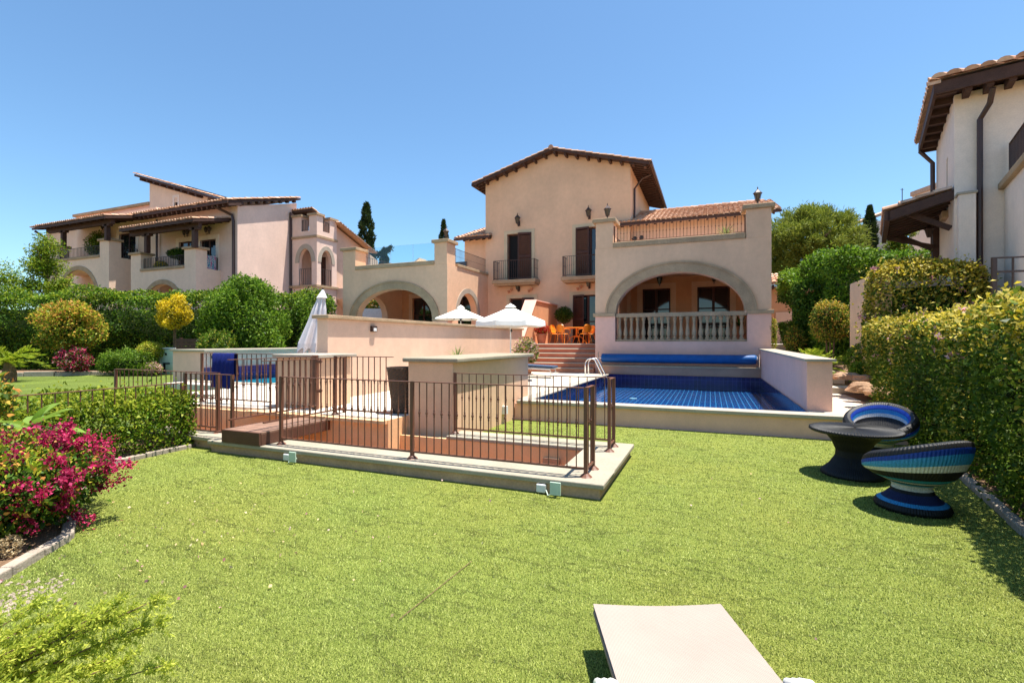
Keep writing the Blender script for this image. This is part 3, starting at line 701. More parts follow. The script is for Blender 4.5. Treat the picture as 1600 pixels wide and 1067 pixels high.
def fasc(m):
    k = (ZR - ZE) / (XR - X0)
    for s, xe in ((-1, -12.5), (1, -2.7)):
        z = ZR - abs(XR - xe) * k; m.box(xe - .03, xe + .06, B0 - .55, B1 + .4, z - .06, z + .09)
    for s, xe in ((-1, -12.46), (1, -2.75)):
        z = ZR - abs(XR - xe) * k
        m.prism([(xe, z - .08), (XR, ZR - .02), (XR, ZR + .12), (xe, z + .07)], B0 - .54, B0 - .50)
parts('rafter', 'dark_wood', roof, raft); parts('fascia', 'dark_wood', roof, fasc)
part('downpipe', 'pipe_brown', V, lambda m: m.tube([(-2.85, 25.9, 10.35), (-3.3, 25.9, 10.2), (-3.68, 25.9, 9.7), (-3.68, 25.9, 5.2)], .055, 8))
door.face = B0
door(V, FA, *HS[0], B0 + .2, glass='dark_void', shut=[(-9.1, -9.85, R(12))])
door(V, FA, *HS[1], B0 + .2, shut=[(-6.6, -5.85, R(10))])
door(V, FA, *HS[2], B0 + .2, glass='dark_void', shut=[(-8.95, -9.6, R(15))])
door(V, FA, *HS[3], B0 + .2, shut=[(-6.75, -6.1, R(15))])
for x in (-9.84, -5.87):
    wall_lantern(V, (x, B0, 8.25), (0, -1), s=1.25); wall_lantern(V, (x, B0, 4.62), (0, -1), s=1.2)
for xa, xb in ((-11.15, -8.6), (-7.2, -4.7)):
    b_ = part('balcony', 'stone_trim', V, lambda m: (m.box(xa, xb, 24.2, 25.02, 4.86, 5.06), m.box(xa + .08, xb - .08, 24.3, 25.02, 4.76, 4.86)), bevel=.02)
    def br(m):
        rail_mesh(m, (xa + .1, 24.28), (xb - .1, 24.28), 5.06, 6.12, .115); rail_mesh(m, (xa + .1, 24.28), (xa + .1, 25.0), 5.06, 6.12, .13, posts=(False, False)); rail_mesh(m, (xb - .1, 24.28), (xb - .1, 25.0), 5.06, 6.12, .13, posts=(False, False))
    part('railing', 'dark_iron', b_, br)
    for q in (.35, .75):
        x = xa + (xb - xa) * (q if q < .5 else .82); part('floodlight', 'terracotta_pot', V, lambda m: (m.tube([(x, 25, 4.55), (x, 24.85, 4.62)], .02, 6), m.lathe([(.04, -.06), (.09, .06), (.09, .07)], x + .05, 24.78, 8, 0, None, 4.55), m.lathe([(.04, -.06), (.09, .06), (.09, .07)], x - .12, 24.8, 8, 0, None, 4.45)))
part('porch_floor', 'terracotta_tile_step', V, lambda m: (m.box(-7.65, -4.35, 21.1, 25, -.05, 1.6), m.box(-11.75, -8.15, 21.1, 25, -.05, 1.6)))
def stairs(m):
    for i in range(6):
        z = .42 + (i + 1) * 1.18 / 6; y = 19.3 + i * .3
        m.box(-7.3, -4.36, y, 21.1, z - 1.18 / 6 - (.3 if i == 0 else 0), z - .03); m.box(-7.3, -4.36, y - .025, 21.1, z - .03, z - .001 * (5 - i))
st_ = part('stairs', 'terracotta_tile_step', V, stairs)
parts('nosing', 'stone_warm', st_, lambda m: [m.prism([(19.245 + i * .3, .42 + (i + 1) * 1.18 / 6 - .035), (19.30 + i * .3, .42 + (i + 1) * 1.18 / 6 - .035), (19.30 + i * .3, .42 + (i + 1) * 1.18 / 6 + .004), (19.275 + i * .3, .42 + (i + 1) * 1.18 / 6 + .004)], -7.31, -4.37, 0, FB) for i in range(6)])
# porch wings, mirrored
def wing(s, ai, bf, lower_bal):
    A = lambda u: ai + s * u
    def F(u, w, z): return (A(u), bf + w, z)
    def G(u, w, z): return (A(w), bf + u, z)              # side walls: u = depth
    UR = 7.3 if s > 0 else 2.0
    D = 25.2 - bf; UC, HW, ZS, RI = 3.16, 2.34, 2.82, 1.53
    part('wing_wall', 'stucco_tan', V, lambda m: m.archwall(F, 0, 6.36, 2.75, 5.45, 0, .45, (UC, HW, ZS, RI, 2.75)))
    def low(m):
        m.box(0, .80, 0, .45, -.05, 2.748, 0, F); m.box(5.58, 6.36, 0, .45, -.05, 2.748, 0, F); m.box(.80, 5.58, 0, .45, -.05, 1.70, 0, F)
    part('wing_base', 'stucco_pink', V, low)
    parts('string_course', 'stone_trim', V, lambda m: (m.box(-.08, .82, -.07, .5, 2.70, 2.84, 0, F), m.box(5.56, 6.44, -.07, .5, 2.70, 2.84, 0, F)), bevel=.015)
    part('arch_surround', 'stone_trim', V, lambda m: (m.archband(F, UC, HW - .01, ZS + .02, RI - .01, .34, -.035, .06), m.archband(F, UC, HW + .33, ZS + .02, RI + .33, .07, -.075, .06)))
    # terrace parapet
    parts('parapet_coping', 'stone_trim', V, lambda m: (m.box(.72, 5.52, -.06, .5, 5.452, 5.66, 0, F), m.box(-.05, .5, 1.0, D + .2, 5.452, 5.6, 0, F)), bevel=.02)
    parts('parapet_pillar', 'stucco_tan', V, lambda m: (m.box(.02, .72, .0, .85, 5.45, 6.5, 0, F), m.box(5.54, 6.36, .0, .85, 5.45, 6.5, 0, F)), bevel=.012)
    parts('pillar_cap', 'stone_trim', V, lambda m: (m.box(-.10, .84, -.1, .95, 6.5, 6.66, 0, F), m.box(5.42, 6.48, -.1, .95, 6.5, 6.66, 0, F)), bevel=.025)
    wall_lantern(V, (A(.42), bf + .4, 6.66), (0, -1), name='pillar_lantern', s=1.15, post=True) if s > 0 else None
    wall_lantern(V, (A(5.95), bf + .4, 6.66), (0, -1), name='pillar_lantern', s=1.15, post=True) if s > 0 else wall_lantern(V, (A(.35), bf + .5, 6.66), (0, -1), name='pillar_lantern', s=1.15, post=True)
    # sides and back
    for nm, w0, w1 in (('side_wall', 0, .4), ('outer_side_wall', 5.96, 6.36)):
        part('side_wall', 'stucco_tan', V, lambda m: (m.archwall(G, .45, D, 1.6, 5.45, w0, w1, (2.2, 1.12, 3.1, 1.12, 1.6)), m.box(.45, D, -.05, 1.598, w0, w1, 0, lambda u, z, w: G(u, w, z)) if False else m.prism([(.45, -.05), (D, -.05), (D, 1.6), (.45, 1.6)], w0, w1, 0, G)))
    part('arch_surround', 'stone_pale', V, lambda m: (m.archband(G, 2.2, 1.11, 3.1, 1.11, .26, -.03, .05)))
    part('porch_ceiling', 'stucco_tan', V, lambda m: m.box(.02, 6.34, .46, D, 4.9, 5.1, 0, F))
    part('porch_floor', 'terracotta_tile_step', V, lambda m: m.box(.4, 5.96, .45, D, -.05, 1.6, 0, F))
    H = [(1.15, 2.5, 1.62, 4.35), (3.75, 5.2, 1.62, 4.35)]
    part('back_wall', 'stucco_salmon', V, lambda m: m.holes(F, .4, 5.96, 1.6, 4.9, D, D + .3, H))
    door.face = D
    for h in H: door(V, F, *h, D + .18, bars=(.28, .62), surround='stucco_tan', sw=.26)
    for u in (2.0, 4.5): wall_lantern(V, (A(u), bf + D, 4.62), (0, -1), s=1.1)
    # first-floor rooms behind the terrace with a lean-to tiled roof
    part('rear_wall', 'stucco_peach' if s > 0 else 'stucco_tan', V, lambda m: m.prism([(D + .1, 4.95), (D + 3.6, 4.95), (D + 3.6, 8.98), (D + .1, 7.74)], -.3, min(6.5, UR - .35), 0, lambda u, w, z: G(u, w, z)))
    rf = part('lean_to_roof', 'dark_wood', V, lambda m: (m.prism([(D - .45, 7.56), (D + 3.6, 9.02), (D + 3.6, 9.08), (D - .45, 7.62)], -.28, UR - .05, 0, lambda u, w, z: G(u, w, z)),))
    def tl(m):
        e0, e1 = F(-.28, D - .55, 7.64), F(UR, D - .55, 7.64); r1, r0 = F(UR, D + 3.6, 9.12), F(-.28, D + 3.6, 9.12); tile_roof(m, e0, e1, r1, r0, .24, .38)
        for i in range(int(UR / .4)): m.tube([F(-.28 + i * .4, D + 3.6, 9.15), F(-.28 + i * .4 + .44, D + 3.6, 9.13)], [.14, .12], 8)
    part('roof_tiles', 'roof_tile', rf, tl)
    parts('rafter', 'dark_wood', rf, lambda m: [m.bar(F(-.2 + i * .4, D - .5, 7.50), F(-.2 + i * .4, D + .1, 7.71), .08, .10) for i in range(int((UR - .1) / .4) + 1)])
    part('fascia', 'dark_wood', rf, lambda m: m.box(-.3, UR, D - .6, D - .53, 7.52, 7.64, 0, F))
    return A, F, G, D
A, F, G, D = wing(1, -4.34, 19.5, True)
bal = part('balustrade', 'stone_trim', V, lambda m: (m.box(.80, 5.58, .06, .36, 2.66, 2.82, 0, F), m.box(.80, 5.58, .06, .36, 1.70, 1.78, 0, F)), bevel=.015)
b0 = MB(); b0.lathe([(.085, 0), (.085, .07), (.06, .085), (.05, .12), (.075, .17), (.085, .26), (.07, .36), (.045, .52), (.04, .6), (.055, .66), (.055, .69), (.045, .72), (.075, .79), (.08, .88)], A(.95), 19.71, 12, 0, None, 1.78)
bo = b0.build('baluster', 'stone_trim', bal, smooth=False)
for i in range(1, 20):
    o = bo.copy(); o.location.x += i * .2345; COL.objects.link(o); o.parent = bal
part('railing', 'fence_metal', V, lambda m: rail_mesh(m, (A(.74), 19.72), (A(5.52), 19.72), 5.66, 6.36, .125, .008, .016))
part('railing', 'dark_iron', V, lambda m: rail_mesh(m, (A(.45), 20.4), (A(.45), 24.9), 5.6, 6.36, .14, .007, .014))
door.face = 0.0
parts('spotlight', 'black_plastic', V, lambda m: (m.ball((-3.55, 25.0, 6.9), .12), m.tube([(-3.7, 25.0, 6.9), (-3.4, 24.9, 6.9)], .03, 6), m.ball((-3.2, 24.9, 6.9), .12)))
A, F, G, D = wing(-1, -11.76, 20.4, False)
parts('glass_panel', 'clear_glass', V, lambda m: [m.box(A(u0), A(u1), 20.62, 20.635, 5.67, 6.58) for u0, u1 in ((.78, 2.1), (2.12, 3.45), (3.47, 4.9))])
part('railing', 'dark_iron', V, lambda m: rail_mesh(m, (A(.25), 21.3), (A(.25), 25.3), 5.6, 6.42, .13, .008, .016))
part('railing', 'dark_iron', V, lambda m: rail_mesh(m, (A(6.1), 21.3), (A(6.1), 25.3), 5.45, 6.42, .2, .008, .016))
part('terrace_window', 'dark_glass', V, lambda m: m.box(A(1.5), A(2.4), 25.25, 25.29, 5.2, 6.4))
w = thing('boundary_wall', (4.6, 30, 1.5), 'small pink wall at the top of the path with a gate recess', 'wall')
part('wall', 'stucco_salmon', w, lambda m: m.box(1.8, 7.5, 30, 30.3, 1.2, 4.7))
part('roof', 'roof_tile', w, lambda m: (m.prism([(29.2, 4.75), (30.6, 5.35), (30.6, 5.40), (29.2, 4.80)], 1.9, 4.2, 0, FB), tile_roof(m, (1.9, 29.15, 4.82), (4.2, 29.15, 4.82), (4.2, 30.6, 5.43), (1.9, 30.6, 5.43), .24, .38))); parts('rafter', 'dark_wood', w, lambda m: [m.box(2.0 + i * .35, 2.12 + i * .35, 29.15, 29.99, 4.55, 4.72) for i in range(6)])
part('gate_panel', 'stucco_peach', w, lambda m: m.box(3.3, 4.9, 29.93, 29.98, 1.5, 3.3))
# ------------------------------------------------------------------ terraced villas on the far left
def low_wing(V, x0, x1, b, zt, zc, crown, cin, spring, pw=.95):
    """arched porch front with parapet, pillars and railing"""
    uc = (x0 + x1) / 2; hw = (x1 - x0) / 2 - pw - .35
    part('porch_wall', 'stucco_beige', V, lambda m: m.archwall(FA, x0, x1, .2, zc - .18, b, b + .4, (uc, hw, spring, cin - spring, .2)), bevel=0)
    parts('arch_surround', 'stone_trim', V, lambda m: m.archband(FA, uc, hw - .01, spring, cin - spring - .01, .3, b - .04, b + .06))
    part('parapet_coping', 'stone_trim', V, lambda m: m.box(x0 + pw, x1 - pw, b - .08, b + .45, zc - .18, zc), bevel=.02)
    parts('parapet_pillar', 'stucco_beige', V, lambda m: (m.box(x0, x0 + pw, b, b + .75, zc - .18, zt - .16), m.box(x1 - pw, x1, b, b + .75, zc - .18, zt - .16)))
    parts('pillar_cap', 'stone_trim', V, lambda m: (m.box(x0 - .12, x0 + pw + .12, b - .12, b + .87, zt - .16, zt), m.box(x1 - pw - .12, x1 + .12, b - .12, b + .87, zt - .16, zt)), bevel=.03)
    part('railing', 'dark_iron', V, lambda m: rail_mesh(m, (x0 + pw, b + .2), (x1 - pw, b + .2), zc, zc + .72, .17, .011, .02, False))
    part('side_railing', 'dark_iron', V, lambda m: rail_mesh(m, (x1 - .2, b + .8), (x1 - .2, 22.4), zc - .2, zc + .65, .17, .011, .02, False))
    part('terrace_floor', 'stucco_beige', V, lambda m: m.box(x0 + .05, x1 - .05, b + .41, 22.48, zc - .95, zc - .65))
    part('side_wall', 'stucco_beige', V, lambda m: (m.box(x1 - .35, x1, b + .4, b + 1.2, .2, zc - .18), m.box(x1 - .35, x1, b + 1.2, 22.5, .2, zc - .2)))
def pergola(V, x0, x1, b0, b1, z0, z1, posts, zp):
    r = part('canopy_roof', 'dark_wood', V, lambda m: (m.prism([(b0, z0), (b1, z1), (b1, z1 + .07), (b0, z0 + .07)], x0, x1, 0, FB), m.box(x0 + .2, x1 - .2, b0 + .45, b0 + .68, z0 - .3, z0 + .06), m.box(x0 - .05, x1 + .05, b0 - .06, b0, z0 - .08, z0 + .1), m.prism([(b0, z0 - .06), (b1, z1 - .06), (b1, z1 + .09), (b0, z0 + .09)], x1, x1 + .06, 0, FB)))
    part('roof_tiles', 'roof_tile', r, lambda m: tile_roof(m, (x0 - .05, b0 - .08, z0 + .11), (x1 + .05, b0 - .08, z0 + .11), (x1 + .05, b1, z1 + .11), (x0 - .05, b1, z1 + .11), .26, .5))
    parts('rafter', 'dark_wood', r, lambda m: [m.bar((x0 + .15 + i * (x1 - x0 - .3) / 10, b0, z0 - .07), (x0 + .15 + i * (x1 - x0 - .3) / 10, b1, z1 - .07), .09, .13) for i in range(11)])
    parts('canopy_post', 'dark_wood', r, lambda m: [m.box(x - .13, x + .13, b0 + .42, b0 + .68, zp, z0 - .25) for x in posts])
    parts('post_capital', 'dark_wood', r, lambda m: [m.box(x - .4, x + .4, b0 + .42, b0 + .68, z0 - .42, z0 - .28) for x in posts])
def twin_lamp(V, x, y, z):
    def g(m):
        for s in (-.16, .16): m.tube([(x, y, z), (x + s, y - .12, z - .1), (x + s, y - .14, z + .1)], .025, 5); m.lathe([(.06, 0), (.12, .22), (.13, .25), (.02, .4)], x + s, y - .15, 6, 0, None, z + .02)
    part('wall_lantern', 'dark_iron', V, g)
L2 = thing('villa', (-29, 24, 0), 'pink villa on the left with mono-pitch roofs and an arched corner turret', 'house')
low_wing(L2, -36.9, -30.3, 20.8, 7.78, 6.62, 5.8, 5.51, 3.86, 1.08)
pergola(L2, -36.6, -29.35, 20.0, 22.49, 9.12, 9.72, (-34.7, -30.0), 7.6)
HS2 = [(-34.5, -32.9, 5.4, 8.65), (-32.3, -30.75, 5.4, 8.6)]
part('wall', 'stucco_rose', L2, lambda m: (m.holes(FA, -37.0, -28.72, .2, 10.62, 22.5, 22.8, HS2),
    m.prism([(22.8, .2), (27.4, .2), (27.4, 12.05), (22.8, 10.66)], -29.0, -28.72, 0, FB), m.box(-36.9, -29.0, 23.4, 23.5, .2, 10.5)))
door.face = 22.5
for h in HS2: door(L2, FA, *h, 22.65, bars=(), cols=2, surround='stucco_cream', sw=.3)
for x in (-33.6, -31.4): twin_lamp(L2, x, 22.5, 9.05)
rf = part('roof', 'dark_wood', L2, lambda m: m.prism([(21.6, 10.55), (27.5, 12.3), (27.5, 12.42), (21.6, 10.67)], -38.6, -28.42, 0, FB))
part('roof_tiles', 'roof_tile', rf, lambda m: (tile_roof(m, (-38.7, 21.5, 10.70), (-28.36, 21.5, 10.70), (-28.36, 27.5, 12.46), (-38.7, 27.5, 12.46), .27, .5)))
parts('rafter', 'dark_wood', rf, lambda m: ([m.bar((-38.4 + i * .5, 21.6, 10.42), (-38.4 + i * .5, 22.5, 10.68), .12, .16) for i in range(21)], [m.box(-28.72, -28.45, 22.6 + i * .62, 22.75 + i * .62, 10.70 + i * .184, 10.84 + i * .184) for i in range(8)], m.box(-38.7, -28.36, 21.5, 21.57, 10.5, 10.68)))
part('downpipe', 'pipe_brown', L2, lambda m: m.tube([(-29.9, 21.7, 10.5), (-29.1, 22.4, 10.0), (-29.0, 22.42, 9.6), (-29.0, 22.42, .3)], .09, 8))
part('downpipe', 'pipe_brown', L2, lambda m: m.tube([(-28.6, 26.75, 11.2), (-28.6, 26.75, .3)], .09, 8))
# upper block with raking roof
HSU = [(-40.42, -40.02, 12.5, 13.4)]
part('upper_wall', 'stucco_beige', L2, lambda m: (m.holes(FA, -43.6, -36.5, 9.0, 13.0, 26, 26.3, HSU), m.prism([(-43.6, 13.0), (-36.5, 13.0), (-43.6, 15.2)], 26, 26.3), m.box(-36.8, -36.5, 26.3, 30, 9, 13), m.box(-43.6, -36.5, 26.9, 27, 9, 13.2)))
door.face = 26.0; door(L2, FA, *HSU[0], 26.15, name='slit_window', cols=1, bars=(), surround='stucco_cream', sw=.22)
uf = part('upper_roof', 'dark_wood', L2, lambda m: m.prism([(-44.6, 15.52), (-33.6, 12.1), (-33.6, 12.28), (-44.6, 15.7)], 25.4, 30))
part('roof_tiles', 'roof_tile', uf, lambda m: tile_roof(m, (-33.5, 25.3, 12.32), (-33.5, 30, 12.32), (-44.7, 30, 15.76), (-44.7, 25.3, 15.76), .27, .5))
parts('rafter', 'dark_wood', uf, lambda m: [m.box(-44.0 + i * .85, -43.8 + i * .85, 25.45, 26, 15.1 - i * .264, 15.32 - i * .264) for i in range(9)])
parts('solar_panel', 'dark_glass', uf, lambda m: [m.prism([(x, z), (x + 3.4, z - 1.06), (x + 3.4, z - .98), (x, z + .08)], 27, 29.2) for x, z in ((-40.6, 14.66), (-37.6, 13.72))])
# turret
def tur(m):
    m.archwall(FA, -28.75, -26.17, 5.78, 9.2, 26.8, 27.1, (-27.27, .62, 7.45, 1.0, 5.78)); m.archwall(FA, -28.75, -26.17, .2, 5.62, 26.8, 27.1, (-27.25, .66, 4.1, .9, .2))
    m.archwall(FB, 27.1, 28.8, 5.78, 9.2, -26.47, -26.17, (27.75, .55, 7.45, .95, 5.78)); m.archwall(FB, 27.1, 28.8, .2, 5.62, -26.47, -26.17, (27.8, .58, 4.1, .85, .2))
    m.box(-28.75, -26.2, 28.6, 28.8, .2, 9.2); m.box(-28.75, -28.6, 27.1, 28.6, .2, 9.2); m.box(-28.6, -26.47, 27.1, 28.6, 5.62, 5.76)
part('turret_wall', 'stucco_rose', L2, tur)
parts('turret_pillar', 'stucco_rose', L2, lambda m: (m.box(-28.7, -27.65, 26.8, 27.5, 9.35, 10.8), m.box(-26.9, -26.17, 26.8, 27.4, 9.35, 10.8), m.box(-26.75, -26.17, 28.1, 28.8, 9.35, 10.75), m.box(-27.65, -26.9, 26.8, 27.05, 9.35, 9.72), m.box(-26.45, -26.17, 27.4, 28.1, 9.35, 9.72)))
parts('pillar_cap', 'stone_trim', L2, lambda m: (m.box(-28.8, -27.55, 26.7, 27.6, 10.8, 10.95), m.box(-27.0, -26.07, 26.7, 27.5, 10.8, 10.95), m.box(-26.85, -26.07, 28.0, 28.9, 10.75, 10.9)))
parts('string_course', 'stone_trim', L2, lambda m: (m.box(-28.75, -26.1, 26.72, 27.1, 9.2, 9.36), m.box(-26.47, -26.09, 27.1, 28.85, 9.2, 9.36), m.box(-28.75, -26.05, 26.66, 27.1, 5.62, 5.78), m.box(-26.47, -26.05, 27.1, 28.9, 5.62, 5.78)))
parts('arch_surround', 'stone_pale', L2, lambda m: (m.archband(FA, -27.27, .61, 7.45, .99, .34, 26.77, 26.85), m.archband(FA, -27.25, .65, 4.1, .89, .3, 26.77, 26.85), m.archband(FB, 27.75, .54, 7.45, .94, .3, -26.2, -26.14), m.archband(FB, 27.8, .57, 4.1, .84, .3, -26.2, -26.14)))
part('railing', 'dark_iron', L2, lambda m: (rail_mesh(m, (-27.9, 26.9), (-26.65, 26.9), 5.78, 7.0, .18, .012, .02, False), rail_mesh(m, (-26.3, 27.2), (-26.3, 28.3), 5.78, 7.0, .18, .012, .02, False), rail_mesh(m, (-27.65, 26.9), (-26.9, 26.9), 9.72, 10.55, .16, .012, .02, False), rail_mesh(m, (-26.3, 27.4), (-26.3, 28.1), 9.72, 10.5, .16, .012, .02, False)))
parts('door_panel', 'shutter_wood', L2, lambda m: (m.box(-27.75, -27.05, 28.55, 28.6, 5.8, 8.1), m.box(-27.75, -27.0, 28.55, 28.6, .3, 4.1)))
tf = part('turret_roof', 'dark_wood', L2, lambda m: m.prism([(26.95, 11.2), (33, 8.9), (33, 9.05), (26.95, 11.35)], -28.7, -26.75, 0, FB))
part('roof_tiles', 'roof_tile', tf, lambda m: (tile_roof(m, (-28.75, 33, 9.08), (-26.7, 33, 9.08), (-26.7, 26.9, 11.4), (-28.75, 26.9, 11.4), .27, .5), tile_roof(m, (-25.7, 33, 9.0), (-25.7, 28.6, 10.6), (-27.4, 28.6, 10.95), (-27.4, 33, 9.3), .27, .5)))
part('rear_wall', 'stucco_peach', L2, lambda m: m.prism([(28.8, .2), (34, .2), (34, 8.6), (28.8, 10.5)], -26.8, -26.4, 0, FB))
part('outside_stair', 'stucco_peach', L2, lambda m: (m.prism([(28.8, 5.7), (31.8, 3.0), (31.8, 2.5), (28.8, 4.9)], -26.4, -25.2, 0, FB), m.archwall(FB, 28.8, 31.8, .2, 3.2, -25.4, -25.2, (30.2, 1.1, 1.6, 1.2, .2))))
part('stair_railing', 'dark_iron', L2, lambda m: ([m.bar((-25.25, 28.9 + i * .3, 5.6 - i * .27), (-25.25, 28.9 + i * .3, 6.5 - i * .27), .025) for i in range(10)], m.bar((-25.25, 28.8, 6.6), (-25.25, 31.8, 3.9), .05)))
L1 = thing('villa', (-39, 24, 0), 'beige villa at the far left with a tiled wooden terrace canopy', 'house')
low_wing(L1, -46.3, -38.8, 20.5, 8.92, 7.82, 7.1, 6.9, 4.8, 1.08)
pergola(L1, -46.3, -37.9, 19.8, 22.49, 10.1, 10.75, (-44.0, -38.7), 8.7)
HS1 = [(-44.5, -43.1, 6.4, 9.7), (-41.3, -39.3, 6.4, 9.8)]
part('wall', 'stucco_beige', L1, lambda m: (m.holes(FA, -46.75, -37.02, .2, 11.4, 22.5, 22.8, HS1), m.box(-46.7, -37.1, 23.2, 23.3, .2, 11), m.box(-54.6, -46.75, 24, 24.3, .2, 11.4), m.box(-46.75, -46.45, 22.8, 26, .2, 11.4)))
door.face = 22.5
for h in HS1: door(L1, FA, *h, 22.65, bars=(), cols=2, surround='stucco_cream', sw=.3)
twin_lamp(L1, -43.0, 22.5, 10.3)
part('upper_wall', 'stucco_pink', L1, lambda m: m.box(-54.2, -43.7, 26.1, 30, 9, 13.2)); part('parapet_coping', 'stone_trim', L1, lambda m: m.box(-54.6, -43.6, 25.9, 30, 13.2, 13.42))
r1 = part('roof', 'dark_wood', L1, lambda m: m.prism([(23.3, 11.5), (27, 12.4), (27, 12.5), (23.3, 11.65)], -55.3, -49.5, 0, FB))
part('roof_tiles', 'roof_tile', r1, lambda m: tile_roof(m, (-55.4, 23.2, 11.68), (-49.5, 23.2, 11.68), (-49.5, 27, 12.55), (-55.4, 27, 12.55), .27, .5))
parts('downpipe', 'pipe_brown', L1, lambda m: (m.tube([(-55.0, 23.4, 11.4), (-54.5, 23.9, 10.9), (-54.45, 23.9, .3)], .1, 8), m.tube([(-36.6, 22.3, 10.4), (-36.6, 22.3, .3)], .07, 8)))
part('side_canopy', 'dark_wood', L1, lambda m: m.prism([(-56.9, 8.4), (-54.6, 9.4), (-54.6, 9.6), (-56.9, 8.6)], 24, 26))
# ------------------------------------------------------------------ cream villa on the right (turned a little)
RV_ANG = -R(36.5) + YAW                                   # its own grid, turned from the pool houses
rx, ry = C(10.07, 11.0)
RV = thing('villa', (rx, ry, 0), 'cream villa at the right edge with brown downpipe and timber porch canopy', 'house', rz=RV_ANG)
def rpart(name, mats, parent, fn, **kw): return part(name, mats, parent, fn, world=False, **kw)
def rparts(name, mats, parent, fn, **kw): return parts(name, mats, parent, fn, world=False, **kw)
H0 = [(1.15, 1.42, 4.9, 6.25)]
rpart('wall', 'stucco_cream', RV, lambda m: (m.box(0, 9, 0, .3, .2, 7.3), m.holes(FB, .3, 3.4, .2, 7.3, 0, .3, H0), m.box(0, 9, 3.4, 3.7, .2, 7.3), m.box(8.7, 9, .3, 3.4, .2, 7.3)))
rpart('window_sill', 'stone_trim', RV, lambda m: m.box(-.12, .05, 1.0, 1.58, 4.74, 4.9))
wo_ = rpart('slit_window', 'shutter_wood', RV, lambda m: m.box(.12, .17, 1.15, 1.42, 4.9, 6.25)); rpart('pane', 'pale_glass', wo_, lambda m: m.box(.09, .119, 1.18, 1.39, 4.95, 6.2))
rr_ = rpart('roof', 'dark_wood', RV, lambda m: (m.box(-.34, 9, -.5, 3.6, 7.36, 7.42), m.prism([(-.35, 7.42), (3.6, 7.42), (1.8, 8.1)], 1.6, 8.9, 0, FB)))
rparts('fascia', 'dark_wood', rr_, lambda m: (m.box(-.34, 9, -.57, -.5, 7.21, 7.46), m.box(-.40, -.34, -.57, 3.7, 7.22, 7.46), m.box(-.34, 9, 3.6, 3.66, 7.2, 7.46)))
rparts('rafter', 'dark_wood', rr_, lambda m: ([m.box(-.34, 0, i * .62 - .42, i * .62 - .32, 7.22, 7.36) for i in range(7)], [m.box(.12 + i * .34, .24 + i * .34, -.5, -.02, 7.16, 7.355) for i in range(26)]))
rpart('roof_tiles', 'roof_tile', rr_, lambda m: (tile_roof(m, (-.46, -.64, 7.5), (9, -.64, 7.5), (9, 1.8, 8.2), (1.7, 1.8, 8.2), .26, .42), tile_roof(m, (-.46, 3.75, 7.5), (-.46, -.64, 7.5), (1.7, 1.8, 8.2), (1.72, 1.8, 8.2), .26, .42), m.box(-.5, -.28, -.6, -.58, 7.42, 7.49)))
rpart('downpipe', 'pipe_brown', RV, lambda m: (m.tube([(.56, -.48, 7.1), (.54, -.3, 6.85), (.41, -.09, 6.6), (.41, -.09, .2)], .055, 8)))
rpart('downpipe', 'pipe_brown', RV, lambda m: (m.tube([(-.38, 3.45, 7.2), (-.1, 3.45, 6.8), (-.08, 3.45, .2)], .055, 8)))
rpart('buttress', 'stucco_cream', RV, lambda m: m.box(.04, .32, -.3, 0, .2, 4.95)); rpart('buttress_cap', 'stone_pale', RV, lambda m: m.box(.0, .35, -.33, 0, 4.95, 5.01), bevel=.015)
cn = rpart('porch_canopy', 'dark_wood', RV, lambda m: (m.prism([(-1.15, 4.76), (-.002, 5.08), (-.002, 5.13), (-1.15, 4.81)], .12, 3.4), m.prism([(-1.2, 4.62), (-.002, 4.95), (-.002, 5.17), (-1.2, 4.85)], .02, .12), m.box(-1.26, -1.15, .02, 3.45, 4.64, 4.85)))
rparts('rafter', 'dark_wood', cn, lambda m: [m.bar((-1.14, .32 + i * .36, 4.71), (-.01, .32 + i * .36, 5.03), .07, .10) for i in range(9)])
rpart('roof_tiles', 'roof_tile', cn, lambda m: tile_roof(m, (-1.28, 0, 4.87), (-1.28, 3.5, 4.87), (-.02, 3.5, 5.2), (-.02, 0, 5.2), .24, .36))
rparts('brace', 'dark_wood', cn, lambda m: (m.bar((-.02, .4, 4.35), (-.8, .4, 4.82), .11), m.bar((-.02, 3.0, 4.2), (-.9, 3.0, 4.75), .11), m.bar((-.02, 2.95, 4.3), (-1.1, 2.95, 4.68), .1), m.box(-.14, -.002, 2.9, 3.05, 3.0, 5.0)))
lm = MB(); lm.tube([(0, 2.3, 4.85), (-.2, 2.3, 4.95), (-.26, 2.3, 4.85)], .015, 6); lm.lathe([(.05, 0), (.1, .2), (.13, .22), (.04, .32), (.01, .36)], -.26, 2.3, 6, 0, None, 4.5); lm.build('wall_lantern', 'dark_iron', RV, world=False)
rpart('balcony_wall', 'stucco_cream', RV, lambda m: m.box(.80, 6, -2.9, -.02, .2, 5.0)); rpart('balcony_coping', 'stone_trim', RV, lambda m: m.box(.70, 6, -2.98, -.02, 5.0, 5.14), bevel=.02)
rpart('balcony_railing', 'dark_iron', RV, lambda m: rail_mesh(m, (.88, -.12), (.88, -2.85), 5.14, 5.95, .12, .009, .02, False))
FH = thing('villa', (*C(33, 45), 2), 'distant cream house roofline behind the cypress on the right', 'house')
def fb(X0_, X1_, Y, z0, z1, m):
    p, q = C(X0_, Y), C(X1_, Y); m.bar((*p, (z0 + z1) / 2), (*q, (z0 + z1) / 2), 3.5, z1 - z0)
part('wall', 'stucco_cream', FH, lambda m: (fb(32.4, 34.4, 45, 6, 12.5, m), fb(38.4, 42, 45, 6, 14.6, m), fb(37.9, 39, 44, 6, 15.4, m)))
